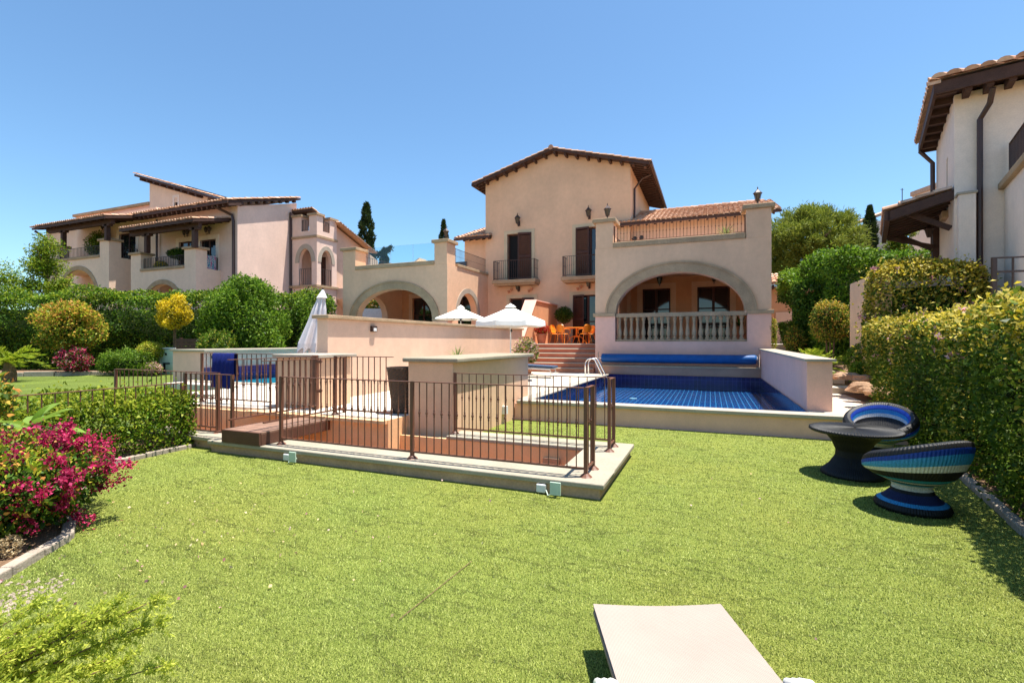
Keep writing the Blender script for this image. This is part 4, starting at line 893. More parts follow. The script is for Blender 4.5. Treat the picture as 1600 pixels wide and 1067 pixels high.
part('roof', 'roof_tile', FH, lambda m: (m.prism([(0, 0), (3, 1.2), (3, 1.45), (0, .25)], -2, 2, 0, lambda u, w, z: (*C(31.9 + u, 45 + w), 12.5 + z)), fb(37.7, 39.1, 44, 15.4, 15.8, m)))
ap = thing('antenna', (*C(36.5, 45.2), 6), 'thin antenna mast against the sky behind the porch canopy', 'antenna')
part('mast', 'dark_iron', ap, lambda m: m.tube([(*C(36.5, 45.2), 6), (*C(36.5, 45.2), 16.0)], .035, 6))
part('cross_arm', 'dark_iron', ap, lambda m: m.bar((*C(36.33, 45.2), 15.9), (*C(36.67, 45.2), 15.9), .03))
nf = thing('fence', (*C(8.1, 8.4), 1.6), 'dark iron railing at the far right above the variegated hedge', 'fence')
def g(m):
    p, q = C(7.98, 8.0), C(10.6, 7.2); rail_mesh(m, p, q, 1.6, 3.08, .24, .012, .022, False, (True, True), .03); m.bar((*p, 2.85), (*q, 2.85), .03)
    q2 = C(8.42, 7.86); m.bar((*q2, 1.5), (*q2, 3.1), .07)
part('railing', 'dark_iron', nf, g)
part('base_wall', 'stucco_cream', nf, lambda m: m.bar((*C(7.9, 8.1), 2.0), (*C(10.6, 7.25), 2.0), .3, .55))
# ------------------------------------------------------------------ railings around the light well and bridge
bm_ = MB(); bm_.bar((0, 0, 0), (0, 0, 1), .013); BAR = None
def fence(label, pts, z0, h, posts, group='brown iron railings around the light well', tall=None, bot=.09, knot=.56, skip_bars=(), pw=.042, sp=.112, rail_over=0):
    """railing through pts [(a,b)...]; posts = indexes along pts that carry a post"""
    global BAR
    t = thing('iron_railing', (*pts[0], z0), label, 'railing', group); L0 = Vector((*pts[0], z0))
    for i, (p, q) in enumerate(zip(pts[:-1], pts[1:])):
        P3, Q3 = Vector((*p, z0)), Vector((*q, z0)); Z = Vector((0, 0, 1)); d = (Q3 - P3); L = d.length; d /= L
        part('top_rail', 'fence_metal', t, lambda m: m.bar(P3 + Z * h - d * .02, Q3 + Z * h + d * .02, .042, .012), bevel=.002)
        part('bottom_rail', 'fence_metal', t, lambda m: m.bar(P3 + Z * bot, Q3 + Z * bot, .03, .022))
        n = max(2, round(L / sp))
        for k_ in range(1, n):
            c = P3 + d * (L * k_ / n); key = round(h, 3)
            if BAR is None or BAR[0] != (key, bot, knot):
                m = MB(); m.bar((0, 0, bot), (0, 0, h), .0115); kz = bot + (h - bot) * knot; m.ball((0, 0, kz), .017, 8, 6, 0, 1.5); m.lathe([(.011, -.045), (.013, -.03), (.008, -.028)], 0, 0, 8, 0, None, kz); m.lathe([(.008, .028), (.013, .03), (.011, .045)], 0, 0, 8, 0, None, kz)
                o = m.build('baluster', 'fence_metal', t, world=False); BAR = ((key, bot, knot), o.data)
            else:
                o = bpy.data.objects.new('baluster', BAR[1]); COL.objects.link(o); o.parent = t
            o.location = c - L0
    for i in posts:
        x, y = pts[i]; hh = (tall or {}).get(i, h + .006)
        def g(m):
            m.box(x - pw / 2, x + pw / 2, y - pw / 2, y + pw / 2, z0, z0 + hh); m.lathe([(.075, 0), (.06, .012), (.03, .04)], x, y, 10, 0, None, z0)
        part('post', 'fence_metal', t, g)
    return t
ZK = .175
fence('long brown iron railing at the front edge of the stairwell kerb, nearest the turf', [(-5.9, 5.34), (-3.6, 5.34), (-1.3, 5.36), (-1.3, 5.72)], ZK, 1.0, (0, 1, 2, 3))
fence('brown iron railing on the far right side of the stairwell kerb beside the pool', [(-3.92, 7.06), (-1.3, 7.06), (-1.3, 6.72)], ZK, 1.0, (0, 1, 2), sp=.13)
fence('brown iron railing along the left side of the wooden bridge', [(-6.82, 5.2), (-6.82, 6.98)], .37, 1.05, (), tall=None, sp=.125, bot=.13)
fence('brown iron railing along the right side of the wooden bridge', [(-6.10, 5.2), (-6.10, 6.9)], .37, 1.04, (1,), sp=.115, bot=.13)
fence('brown iron railing on the terrace edge in front of the big wicker pot', [(-6.1, 6.68), (-4.9, 6.68)], .42, 1.02, (0,), sp=.12)
fence('brown iron railing carrying the blue towel in front of the left pool', [(-10.0, 7.0), (-8.0, 7.0)], .42, 1.03, (0,), sp=.13)
fence('short brown iron railing just left of the wooden bridge', [(-8.05, 5.35), (-6.93, 5.34)], ZK, 1.0, (0, 1), sp=.125)
fence('distant brown iron railing over the low hedge on the left', [(-10.5, 5.66), (-7.6, 5.6)], ZK, 1.0, (0, 1), sp=.14)
fence('brown iron railing running along the low green hedge on the left', [(-7.90, 5.20), (-7.88, 2.6), (-7.86, .2)], .0, 1.03, (0, 1), sp=.135)
gp = thing('gate_post', (-6.88, 7.02, .42), 'tall brown gate post with hinges at the far end of the wooden bridge', 'post')
part('post', 'fence_metal', gp, lambda m: m.box(-6.93, -6.84, 6.98, 7.06, .42, 1.44)); parts('hinge', 'fence_metal', gp, lambda m: ([m.box(-6.84, -6.74, 6.97, 7.03, z, z + .05) for z in (.75, 1.3)], [m.ball((-6.75, 7.0, z + .03), .04) for z in (.75, 1.3)]))
br = thing('wooden_bridge', (-6.46, 6.0, .17), 'small plank bridge with a red brown fascia crossing the stairwell', 'bridge')
part('deck', 'bridge_wood', br, lambda m: [m.box(-6.85, -6.07, 5.14 + i * .15, 5.14 + i * .15 + .142, .345, .37) for i in range(12)], bevel=.003)
part('frame', 'fascia_wood', br, lambda m: (m.box(-6.85, -6.07, 5.10, 5.135, .18, .368), m.box(-6.855, -6.82, 5.135, 6.9, .18, .343), m.box(-6.10, -6.065, 5.135, 6.9, .18, .343), m.box(-6.85, -6.07, 5.85, 5.9, .2, .343), m.box(-6.85, -6.07, 6.5, 6.55, .2, .343)), bevel=.004)
# towel over the rail
def towel(m):
    cols = []; x0, x1 = -9.62, -8.98
    prof = [(7.05, .98), (7.045, 1.2), (7.03, 1.44), (7.0, 1.462), (6.965, 1.44), (6.955, 1.2), (6.95, .95), (6.945, .74)]
    rows = []
    for y, z in prof:
        rows.append([(x0 + (x1 - x0) * k / 24, y - (.012 * math.sin(k * 1.3) + .008 * math.sin(k * .45)) * (1.5 - z) * 2.2, z + (.012 * math.sin(k * .6) if z < .8 else 0)) for k in range(25)])
    m.grid(rows); m.grid([[(x, y + (.008 if y > 7 else -.008), z) for x, y, z in r] for r in rows])
m = MB(); towel(m); setp(m.build('beach_towel', 'towel_blue', smooth=True), 'dark blue towel hanging over the railing by the left pool', 'towel')
# ------------------------------------------------------------------ pool equipment
rl = thing('cover_roller', (-1.2, 19.15, .78), 'rolled blue bubble cover on a reel behind the pool', 'pool cover')
part('cover', 'bubble_cover', rl, lambda m: m.tube([(-4.0, 19.17, 1.05), (-3.98, 19.17, 1.05), (-2, 19.17, 1.045), (0, 19.17, 1.05), (1.45, 19.17, 1.05), (1.52, 19.17, 1.05)], [.155, .168, .170, .165, .168, .14], 28), smooth=True)
part('cover_end', 'canvas_lilac', rl, lambda m: m.tube([(1.52, 19.17, 1.05), (1.56, 19.17, 1.05)], [.14, .05], 14))
for x, l in ((-4.12, -1), (1.6, 1)):
    part('stand', 'chrome', rl, lambda m: (m.tube([(x, 19.02, .79), (x, 19.02, 1.25), (x, 19.1, 1.28), (x + l * .0, 19.3, 1.28)], .018, 8), m.tube([(x, 19.17, 1.05), (x + l * -.12, 19.17, 1.05)], .025, 8), m.box(x - .03, x + .03, 18.99, 19.3, .78, .80)))
lg = thing('pool_ledge', (-1.2, 19.2, .4), 'low tan masonry ledge behind the pool under the blue roller', 'ledge')
part('ledge', 'stucco_brown', lg, lambda m: m.box(-4.1, 1.645, 18.97, 19.495, -.05, .72)); part('coping', 'stone_trim', lg, lambda m: m.box(-4.12, 1.645, 18.93, 19.495, .72, .78), bevel=.01)
part('tile_band', 'pool_tile_x', lg, lambda m: m.box(-3.7, 1.62, 18.94, 18.965, -.9, .43))
ld = thing('pool_ladder', (-3.9, 18.2, .42), 'shiny steel ladder rails at the far left corner of the pool', 'ladder')
for y in (17.85, 18.35):
    part('handrail', 'chrome', ld, lambda m: m.tube([(-4.35, y, .42), (-4.35, y, .85)] + [(-4.13 - .22 * math.cos(a), y, .85 + .22 * math.sin(a)) for a in (.4, .9, 1.4, 1.9, 2.3)] + [(-3.78, y, .6), (-3.62, y, .3), (-3.58, y, -.4)], .024, 10), smooth=True)
parts('step', 'chrome', ld, lambda m: [m.box(-3.66, -3.58, 17.87, 18.33, z, z + .03) for z in (.0, -.28)])
sd_ = thing('sun_lounger', (-5.9, 16.6, .42), 'dark blue sun lounger on the white terrace below the steps', 'sun lounger')
part('pad', 'blue_pad', sd_, lambda m: m.prism([(-6.9, .82), (-5.05, .76), (-5.05, .84), (-6.9, .91)], 16.0, 16.65), bevel=.02)
part('frame', 'offwhite_metal', sd_, lambda m: (m.tube([(-5.1, 16.02, .42), (-5.15, 16.02, .72), (-6.9, 16.02, .78), (-6.95, 16.02, .42)], .02, 8), m.tube([(-5.1, 16.63, .42), (-5.15, 16.63, .72), (-6.9, 16.63, .78), (-6.95, 16.63, .42)], .02, 8), m.bar((-5.12, 16.02, .6), (-5.12, 16.63, .6), .03)))
# ------------------------------------------------------------------ parasols
def parasol(x, y, z0, zr, r, label, val=.14, n=8, tilt=0, mat='canvas_white'):
    t = thing('parasol', (x, y, z0), label, 'parasol', 'open white parasols')
    zt = zr + r * .42
    def can(m):
        rows = []; N_ = n * 6
        for s, dz in ((.04, 0), (.3, 0), (.55, 0), (.8, 0), (1, 0)):
            rows.append([(x + r * s * math.cos(2 * math.pi * k / N_) * (1 - .06 * abs(math.sin(k * math.pi / 6)) * s), y + r * s * math.sin(2 * math.pi * k / N_) * (1 - .06 * abs(math.sin(k * math.pi / 6)) * s), zt - (zt - zr) * (s ** .92) - .03 * r * abs(math.sin(k * math.pi / 6)) * s) for k in range(N_)])
        rows.append([(px + (px - x) * .015, py + (py - y) * .015, pz - val - .015 * math.sin(k * 1.1)) for k, (px, py, pz) in enumerate(rows[-1])])
        m.grid(rows, 0, True); m.grid([[(a, b, c - .006) for a, b, c in r_] for r_ in rows], 0, True)
        m.lathe([(r * .16, -.035), (r * .1, .03), (.03, .075), (.012, .10)], x, y, 16, 0, None, zt)
    part('canopy', mat, t, can)
    part('pole', 'offwhite_metal', t, lambda m: m.tube([(x, y, z0), (x, y, zt)], .022, 10))
    parts('rib', 'dark_wood', t, lambda m: [(m.bar((x, y, zt - .06), (x + .97 * r * math.cos(2 * math.pi * k / n), y + .97 * r * math.sin(2 * math.pi * k / n), zr - .012), .014), m.bar((x, y, zr - .05), (x + .5 * r * math.cos(2 * math.pi * k / n), y + .5 * r * math.sin(2 * math.pi * k / n), (zt + zr) / 2 - .03), .014)) for k in range(n)])
    part('hub', 'black_plastic', t, lambda m: (m.lathe([(.03, -.05), (.05, 0), (.03, .05)], x, y, 10, 0, None, zr - .06), m.lathe([(.02, 0), (.04, .05), (.02, .1)], x + .03, y, 8, 0, None, zr - .35)))
    part('base', 'kerb_side', t, lambda m: m.lathe([(.28, 0), (.27, .06), (.06, .08), (.04, .25)], x, y, 16, 0, None, z0))
    return t
parasol(-6.12, 14.78, .42, 2.36, 1.2, 'larger open white parasol with a pale pole in front of the steps')
parasol(-9.56, 17.7, .42, 2.66, 1.08, 'smaller open white parasol beyond the party wall by the left porch', .03)
cu = thing('parasol', (-8.78, 8.8, .42), 'closed pale lilac parasol leaning beside the party wall', 'parasol')
def closed(m):
    top = Vector((-8.50, 8.9, 2.92)); bot = Vector((-8.72, 8.78, 1.55)); rows = []
    for t, r_ in ((0, .012), (.04, .03), (.07, .05), (.12, .085), (.2, .09), (.35, .125), (.55, .16), (.75, .21), (.92, .25), (1.0, .26)):
        c = top.lerp(bot, t); rows.append([(c.x + r_ * (1 + .32 * math.sin(k * math.pi / 4) * min(1, t * 3)) * math.cos(2 * math.pi * k / 64), c.y + r_ * (1 + .32 * math.sin(k * math.pi / 4) * min(1, t * 3)) * math.sin(2 * math.pi * k / 64), c.z - (.10 * (1 + math.sin(k * math.pi / 4 + 1)) * (t > .95))) for k in range(64)])
    m.grid(rows, 0, True)
part('canopy', 'canvas_lilac', cu, closed, smooth=False)
def cap_(m):
    top = Vector((-8.50, 8.9, 2.95)); rows = []
    for t, r_ in ((0, .01), (.05, .05), (.13, .12)): rows.append([(top.x - .22 * t + r_ * (1 + .2 * math.sin(k * math.pi / 3)) * math.cos(2 * math.pi * k / 36), top.y - .1 * t + r_ * math.sin(2 * math.pi * k / 36), top.z - t * 1.7) for k in range(36)])
    m.grid(rows, 0, True)
part('vent_cap', 'canvas_lilac', cu, cap_)
part('pole', 'dark_wood', cu, lambda m: m.tube([(-8.50, 8.9, 2.96), (-8.76, 8.76, .42)], .022, 8)); part('base', 'kerb_side', cu, lambda m: m.lathe([(.26, 0), (.25, .07), (.05, .09)], -8.76, 8.76, 16, 0, None, .42))
# ------------------------------------------------------------------ pots, boxes, screens
wp = thing('wicker_planter', (-5.15, 7.32, .42), 'tall brown wicker planter on the terrace behind the railings', 'planter')
def pot(m):
    rows = []
    for i in range(25):
        t = i / 24; r_ = .155 + .115 * t ** .8; rows.append([(-5.15 + (r_ + .006 * math.sin(k * math.pi * .5) * (1 if i % 2 else -1)) * math.cos(2 * math.pi * k / 72), 7.32 + (r_ + .006 * math.sin(k * math.pi * .5) * (1 if i % 2 else -1)) * math.sin(2 * math.pi * k / 72), .42 + .82 * t) for k in range(72)])
    rows += [[(-5.15 + .235 * math.cos(2 * math.pi * k / 72), 7.32 + .235 * math.sin(2 * math.pi * k / 72), z) for k in range(72)] for z in (1.24, 1.12)]
    ids = m.grid(rows, 0, True); m.f.append(ids[-1]); m.m.append(0)
part('body', 'wicker_pot', wp, pot); part('foot', 'black_plastic', wp, lambda m: m.lathe([(.2, 0), (.2, .02)], -5.15, 7.32, 20, 0, None, .42))
x, y = C(-15.2, 21); ut = thing('pump_cabinet', (x, y, .3), 'pale green pool pump cabinet with dark vents beside the far left lawn', 'cabinet')
def cab(m, w, d, z0, z1, dx, dy, mi=0):
    m.xf = Matrix.Translation((x, y, 0)) @ Matrix.Rotation(YAW * .2, 4, 'Z'); m.box(dx, dx + w, dy, dy + d, z0, z1, mi); m.xf = None
part('cabinet', 'pale_green_box', ut, lambda m: (cab(m, .5, .6, .28, 1.38, -.6, 0), cab(m, .75, .6, .28, 1.36, -.08, .02)), bevel=.015)
part('lid', 'offwhite_metal', ut, lambda m: (cab(m, 1.3, .66, 1.385, 1.43, -.62, -.03),)); parts('vent', 'black_plastic', ut, lambda m: (cab(m, .14, .02, .85, 1.1, -.45, -.021), cab(m, .1, .02, 1.1, 1.2, .15, -.001), cab(m, .38, .02, .72, .78, .05, -.001), cab(m, .12, .02, .35, .75, .05, -.001)))
sc_ = thing('slatted_screen', (*C(-13.0, 19.8), .3), 'dark brown slatted wooden screen standing behind the left pool wall', 'screen')
def slat(m):
    p, q = C(-13.75, 19.8), C(-12.45, 19.7)
    for i in range(9): m.bar((*p, .5 + i * .155), (*q, .5 + i * .155), .05, .14)
part('slats', 'shutter_wood', sc_, slat); parts('post', 'shutter_wood', sc_, lambda m: [m.bar((*C(X, 19.86), .2), (*C(X, 19.86), 1.86), .09) for X in (-13.6, -12.6)])
# ------------------------------------------------------------------ orange garden set on the porch
t = thing('garden_table', (-5.9, 21.9, 1.6), 'orange round garden table at the top of the red steps', 'table')
part('tabletop', 'orange_plastic', t, lambda m: m.lathe([(.6, -.03), (.62, -.015), (.62, .0), (.58, .012)], -5.75, 21.9, 28, 0, None, 2.34)); part('pedestal', 'orange_plastic', t, lambda m: (m.tube([(-5.75, 21.9, 1.9), (-5.75, 21.9, 2.32)], .04, 8), [m.tube([(-5.75, 21.9, 1.98), (-5.75 + .25 * math.cos(a), 21.9 + .25 * math.sin(a), 1.9), (-5.75 + .5 * math.cos(a), 21.9 + .5 * math.sin(a), 1.61)], .022, 6) for a in (.6, 2.2, 3.7, 5.3)]))
def chair(label):
    c = thing('garden_chair', (0, 0, 0), label, 'chair', 'orange chairs around the porch table')
    def P(n, fn): parts(n, 'orange_plastic', c, fn, world=False)
    P('seat', lambda m: m.lathe([(.21, 0), (.22, .015), (.2, .03)], 0, 0, 18, 0, None, .43))
    def back(m):
        rows = []
        for z, w_, yy in ((.5, .17, .2), (.6, .2, .225), (.72, .205, .25), (.82, .17, .275), (.87, .10, .285)): rows.append([(w_ * s, yy - .06 * s * s + .0, z) for s in np.linspace(-1, 1, 9)])
        m.grid(rows); m.grid([[(a, b + .018, c_) for a, b, c_ in r_] for r_ in rows])
    P('backrest', back)
    P('arm', lambda m: [m.tube([(s * .2, .24, .66), (s * .27, .1, .67), (s * .28, -.1, .64), (s * .25, -.18, .58), (s * .22, -.19, .45)], .014, 6) for s in (-1, 1)])
    P('frame', lambda m: [m.tube([(s * .2, .25, .82), (s * .19, .2, .44)], .013, 6) for s in (-1, 1)])
    for sx in (-1, 1):
        for sy in (-1, 1): P('leg', lambda m: m.tube([(sx * .17, sy * .16, .43), (sx * .23, sy * .24, 0)], .013, 6))
    return c
c0 = chair('orange garden chair at the left of the table, seen from the side')
SPOT = [(-6.62, 21.55, R(75), None), (-6.2, 21.28, R(160), 'orange garden chair with its round back towards the steps'), (-5.25, 21.45, R(228), 'orange garden chair at the right of the table by the pillar'), (-5.35, 22.7, R(-25), 'orange garden chair half hidden on the far side of the table')]
for i, (x, y, a, lab) in enumerate(SPOT):
    c = c0 if i == 0 else copytree(c0, None, label=lab)
    c.location = (x, y, 1.6); c.rotation_euler = (0, 0, a)
# things on the first-floor terraces
bx_ = thing('storage_chest', (-3.05, 20.9, 5.1), 'brown wooden chest on the right terrace behind the railing', 'chest')
part('body', 'shutter_wood', bx_, lambda m: [m.box(-3.75, -2.6, 21.2, 21.9, 5.1 + i * .2, 5.1 + i * .2 + .19) for i in range(4)]); part('lid', 'shutter_wood', bx_, lambda m: m.box(-3.8, -2.55, 21.15, 21.95, 5.9, 5.97))
tl_ = thing('sun_lounger', (-15.0, 22.5, 5.1), 'white sun lounger on the left upper terrace behind glass', 'sun lounger')
part('bed', 'offwhite_metal', tl_, lambda m: m.prism([(-16.3, 5.72), (-14.9, 5.78), (-14.4, 6.12), (-14.4, 6.18), (-14.95, 5.86), (-16.3, 5.8)], 22, 22.7)); parts('leg', 'offwhite_metal', tl_, lambda m: [m.box(x, x + .05, y, y + .05, 5.1, 5.75) for x in (-16.1, -14.9) for y in (22.05, 22.6)])
# ------------------------------------------------------------------ woven bowl chairs and table
STR = {'k': 'wk_black', 'b': 'wk_blue', 'l': 'wk_sky', 'w': 'wk_white', 't': 'wk_teal', 'n': 'wk_navy'}
for nm, cc in (('wk_black', (.009, .009, .010)), ('wk_blue', (.008, .05, .36)), ('wk_sky', (.035, .27, .56)), ('wk_white', (.62, .60, .56)), ('wk_teal', (.03, .27, .42)), ('wk_navy', (.008, .016, .08))):
    m_, nt, out = newmat(nm)
    c = mul(nt, cc, ramp(nt, noise(nt, pos(nt), 130, 2), [(.3, .55), (.7, 1.3)])); pbsdf(nt, out, c, .5, 0, .35, bump(nt, noise(nt, pos(nt, (1, 1, 2.5)), 150, 2), .5, .004))
WK = [STR[k] for k in 'kblwtn']
RB = .44
def woven(mb, prof, bands, n=360, ribs=84, amp=.0042, tilt=0, back=0., zt0=.3, zt1=.66, flatrib=False):
    """profile [(r,z)...] resampled by arc length; bands = [(fraction, colour key)]"""
    pr = [Vector((r, z)) for r, z in prof]; ac = [0]
    for a, b in zip(pr[:-1], pr[1:]): ac.append(ac[-1] + (b - a).length)
    T = ac[-1]; K = int(T / .011); rows = []; mrow = []
    for i in range(K + 1):
        s = T * i / K; j = max(k for k in range(len(ac)) if ac[k] <= s + 1e-9); j = min(j, len(pr) - 2); f_ = (s - ac[j]) / max(1e-6, ac[j + 1] - ac[j]); r, z = pr[j].lerp(pr[j + 1], f_)
        fr = s / T; key = next((c for lim, c in bands if fr <= lim), bands[-1][1]); mrow.append('kblwtn'.index(key)); row = []
        for k in range(n):
            a = 2 * math.pi * k / n; rr = max(.004, r + amp * math.sin(ribs * a) * min(1, r / .15) + .0015 * (i % 2))
            x, y = rr * math.cos(a), rr * math.sin(a); q = max(0, min(1, (z - zt0) / (zt1 - zt0))); q = q * q * (3 - 2 * q)
            xb = x * math.cos(back) + y * math.sin(back)
            sx = xb / RB
            z_ = z + (amp * .8 * math.sin(ribs * a) * min(1, r / .12) if flatrib and z > .585 else 0)
            row.append((x + math.cos(back) * .035 * q, y + math.sin(back) * .035 * q, z_ + tilt * q * (sx + .25 * sx * abs(sx))))
        rows.append(row)
    mb.grid(rows, 0, True, mrow)
def bowl_chair(loc, back, label, tilt):
    t = thing('bowl_chair', (*loc, 0), label, 'chair', 'woven bowl chairs by the hedge')
    m = MB(); woven(m, [(.30, .0), (.315, .03), (.30, .07), (.23, .12), (.175, .18), (.16, .23)], [(.30, 'k'), (.46, 'l'), (.80, 'n'), (.9, 'k'), (1, 'w')]); m.build('pedestal', WK, t, world=False, smooth=True)
    m = MB(); woven(m, [(.155, .215), (.17, .26), (.235, .295), (.33, .345), (.395, .41), (.43, .48), (.44, .55), (.425, .605), (.385, .63), (.345, .615), (.325, .575), (.315, .51), (.30, .45), (.25, .40), (.15, .37), (.02, .365)],
        [(.05, 'w'), (.09, 't'), (.12, 'k'), (.145, 'w'), (.155, 'k'), (.205, 't'), (.285, 'k'), (.33, 'w'), (.39, 'l'), (.43, 'b'), (.56, 'k'), (.61, 'b'), (.65, 'l'), (.685, 'w'), (.80, 'k'), (1, 'b')], tilt=tilt, back=back, zt0=.27, zt1=.58); m.build('bowl', WK, t, world=False, smooth=True)
    return t
BK1 = YAW + R(-78); BK2 = YAW + R(45)
bowl_chair(C(4.08, 4.93), BK1, 'front striped bowl chair, seen from outside, nearest the camera', .135)
bowl_chair(C(5.27, 6.93), BK2, 'rear striped bowl chair half hidden behind the black round table', .15)
wt = thing('wicker_table', (*C(4.33, 6.15), 0), 'black woven round table between the two striped bowl chairs', 'table')
m = MB(); woven(m, [(.33, 0), (.345, .02), (.335, .05), (.25, .13), (.18, .24), (.175, .32), (.23, .43), (.31, .52)], [(1, 'k')]); m.build('pedestal', WK, wt, world=False, smooth=True)
m = MB(); woven(m, [(.30, .515), (.47, .55), (.50, .57), (.495, .592), (.455, .60), (.25, .606), (.01, .608)], [(1, 'k')], n=432, ribs=90, amp=.0045, flatrib=True); m.build('tabletop', WK, wt, world=False, smooth=True)
# ------------------------------------------------------------------ cream lounger in the foreground
lx, ly = C(.80, 1.6)
LG = thing('sun_lounger', (lx, ly, 0), 'cream mesh sun lounger with white arms in the foreground', 'sun lounger', rz=YAW)
def lbed(m):
    rows = []
    for i in range(60):
        y = 1.07 - i * .028; sag = .0; rows.append([(-.352 + .704 * k / 40, y, .252 - .012 * math.sin(math.pi * k / 40) + .0012 * ((i + k) % 2)) for k in range(41)])
    m.grid(rows); m.grid([[(a, b, c_ - .02) for a, b, c_ in r_] for r_ in rows[::3]])
m_, nt, out = newmat('sling'); tc = N(nt, 'ShaderNodeTexCoord'); wv = []
for rt_ in (0, 90):
    mp = N(nt, 'ShaderNodeMapping'); mp.inputs['Rotation'].default_value = (0, 0, R(rt_ + 4)); nt.links.new(tc.outputs['Object'], mp.inputs['Vector'])
    w_ = N(nt, 'ShaderNodeTexWave'); w_.inputs['Scale'].default_value = 46; w_.inputs['Distortion'].default_value = .6; nt.links.new(mp.outputs[0], w_.inputs['Vector']); wv.append(w_.outputs['Fac'])
c = mul(nt, mul(nt, (.365, .305, .26), ramp(nt, wv[0], [(.1, .80), (.6, 1.04)])), ramp(nt, wv[1], [(.1, .84), (.6, 1.03)]))
c = mul(nt, c, ramp(nt, noise(nt, pos(nt), 3, 4), [(.3, .93), (.7, 1.04)])); pbsdf(nt, out, c, .8, 0, .2, bump(nt, wv[0], .3, .003))
flat('sling_edge', (.26, .18, .125), .7)
m = MB(); lbed(m); m.build('sling', 'sling', LG, world=False)
m = MB()
for s in (-1, 1): m.tube([(s * .338, 1.05, .212), (s * .338, -.6, .212)], .018, 10)
m.tube([(-.338, 1.05, .212), (.338, 1.05, .212)], .018, 10); m.build('frame', 'sling_edge', LG, world=False)
for s in (-1, 1):
    m = MB(); pts = [(s * .405, .49, .08), (s * .405, .487, .18), (s * .405, .46, .245), (s * .405, .40, .28), (s * .405, .25, .29), (s * .405, -.2, .29), (s * .405, -.4, .25)]
    for q in (-.028, 0, .028): m.tube([(a + q, b, c_) for a, b, c_ in pts], .021, 10)
    m.build('arm', 'white_plastic', LG, world=False, smooth=True)
    for y in (.30, -.5):
        m = MB(); m.tube([(s * .33, y, .23), (s * .33, y, 0)], .018, 8); m.build('leg', 'white_plastic', LG, world=False)
# ------------------------------------------------------------------ plants
def cbox(X0, X1, Y0, Y1, z0, z1, n, ang=YAW, org=None, **kw):
    """leaf points of a clipped hedge given in a rotated frame"""
    P, Nn = box_pts(X0, X1, Y0, Y1, z0, z1, n, **kw); o = org or (0, 0)
    return rotz(P, ang, o), rotz(Nn, ang)
def pick(*w):
    w = np.cumsum(np.array(w, float) / sum(w)); return lambda P: np.searchsorted(w, rng.random(len(P))).clip(0, len(w) - 1)
def varieg(zlo, zhi, extra=None):
    """more yellow leaves on the upper young growth of a variegated hedge"""
    def f(P):
        h = np.clip((P[:, 2] - zlo) / (zhi - zlo), 0, 1) ** 1.6; b = .06 + .78 * h + .10 * np.sin(P[:, 0] * 3.1 + P[:, 1] * 2.3)
        if extra is not None: b = b + extra(P)
        return (rng.random(len(P)) < b).astype(int)
    return f
def plant(name, loc, label, cat, group=None): return thing(name, loc, label, cat, group)
# big right hedges
def flowers(P0, n, rad, per, zmin=-9):
    q = P0[P0[:, 2] > zmin]; c = q[rng.integers(0, len(q), n)]; P = np.repeat(c, per, 0) + rng.normal(size=(n * per, 3)) * rad; return P
P, Nn = cbox(2.93, 4.6, 1.4, 11.6, .05, 2.12, 84000, 0, None, seed=3, amp=.11, fr=1.5, thick=.2, faces='flrt', rnd=.32)
P[:, 0] += np.clip((P[:, 1] - 7.9) * .155, -1.1, 0) + np.clip(1.9 - P[:, 2], 0, 2) * .10 - .10
fl = flowers(P[(P[:, 2] > 1.3) & (P[:, 1] > 7.5)], 70, .018, 7, 1.3); Pf = np.concatenate([P, fl + np.array([-.03, 0, .03])]); Nf = np.concatenate([Nn, np.tile([-.4, -.3, .8], (len(fl), 1))])
pr_ = varieg(1.30, 2.1); n0 = len(P)
h1 = plant('hedge', (3.7, 6.2, 0), 'big clipped hedge with yellow tips beside the bowl chairs', 'hedge')
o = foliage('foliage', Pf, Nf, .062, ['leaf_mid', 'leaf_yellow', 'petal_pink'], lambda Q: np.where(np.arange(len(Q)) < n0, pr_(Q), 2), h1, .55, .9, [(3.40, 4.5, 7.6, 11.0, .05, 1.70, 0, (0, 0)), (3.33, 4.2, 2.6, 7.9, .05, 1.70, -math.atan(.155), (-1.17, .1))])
P, Nn = cbox(-.82, 1.15, -.15, 1.5, .5, 3.42, 26000, YAW - R(36), C(8.75, 10.35), seed=5, amp=.13, fr=1.7, thick=.22, faces='flrt', rnd=.4)
fl = flowers(P, 60, .022, 7, 2.0); Pf = np.concatenate([P, fl]); Nf = np.concatenate([Nn, np.tile([-.3, -.4, .8], (len(fl), 1))]); n1 = len(P)
cc_ = np.array(C(8.75, 10.35))
pr2 = varieg(1.6, 3.5, lambda Q: .12 + .4 * np.clip(-((Q[:, :2] - cc_) @ np.array([math.cos(YAW - R(36)), math.sin(YAW - R(36))])) - .7, 0, 1))
h2 = plant('hedge', (*C(8.75, 10.7), .4), 'taller variegated yellow and green hedge with pink flower heads below the cream villa', 'hedge')
foliage('foliage', Pf, Nf, .075, ['leaf_mid', 'leaf_yellow', 'petal_pink'], lambda Q: np.where(np.arange(len(Q)) < n1, pr2(Q), 2), h2, .55, .9, [(-.45, .8, .38, 1.3, .4, 2.9, YAW - R(36), C(8.75, 10.35))])
h3 = plant('hedge', (3.6, 20, .9), 'dark green box hedge at the top of the garden path', 'hedge')
P, Nn = cbox(2.78, 4.75, 19.0, 24.0, .9, 3.85, 30000, 0, None, seed=8, amp=.12, fr=1.2, thick=.25, faces='flt', rnd=.3)
P[:, 1] += np.clip(3.7 - P[:, 2], 0, 3) * .14; P[:, 0] += np.clip(3.7 - P[:, 2], 0, 3) * .10
P[:, 2] += np.clip((P[:, 1] - 19.3) * .22, 0, .9) * (P[:, 2] > 2.5)
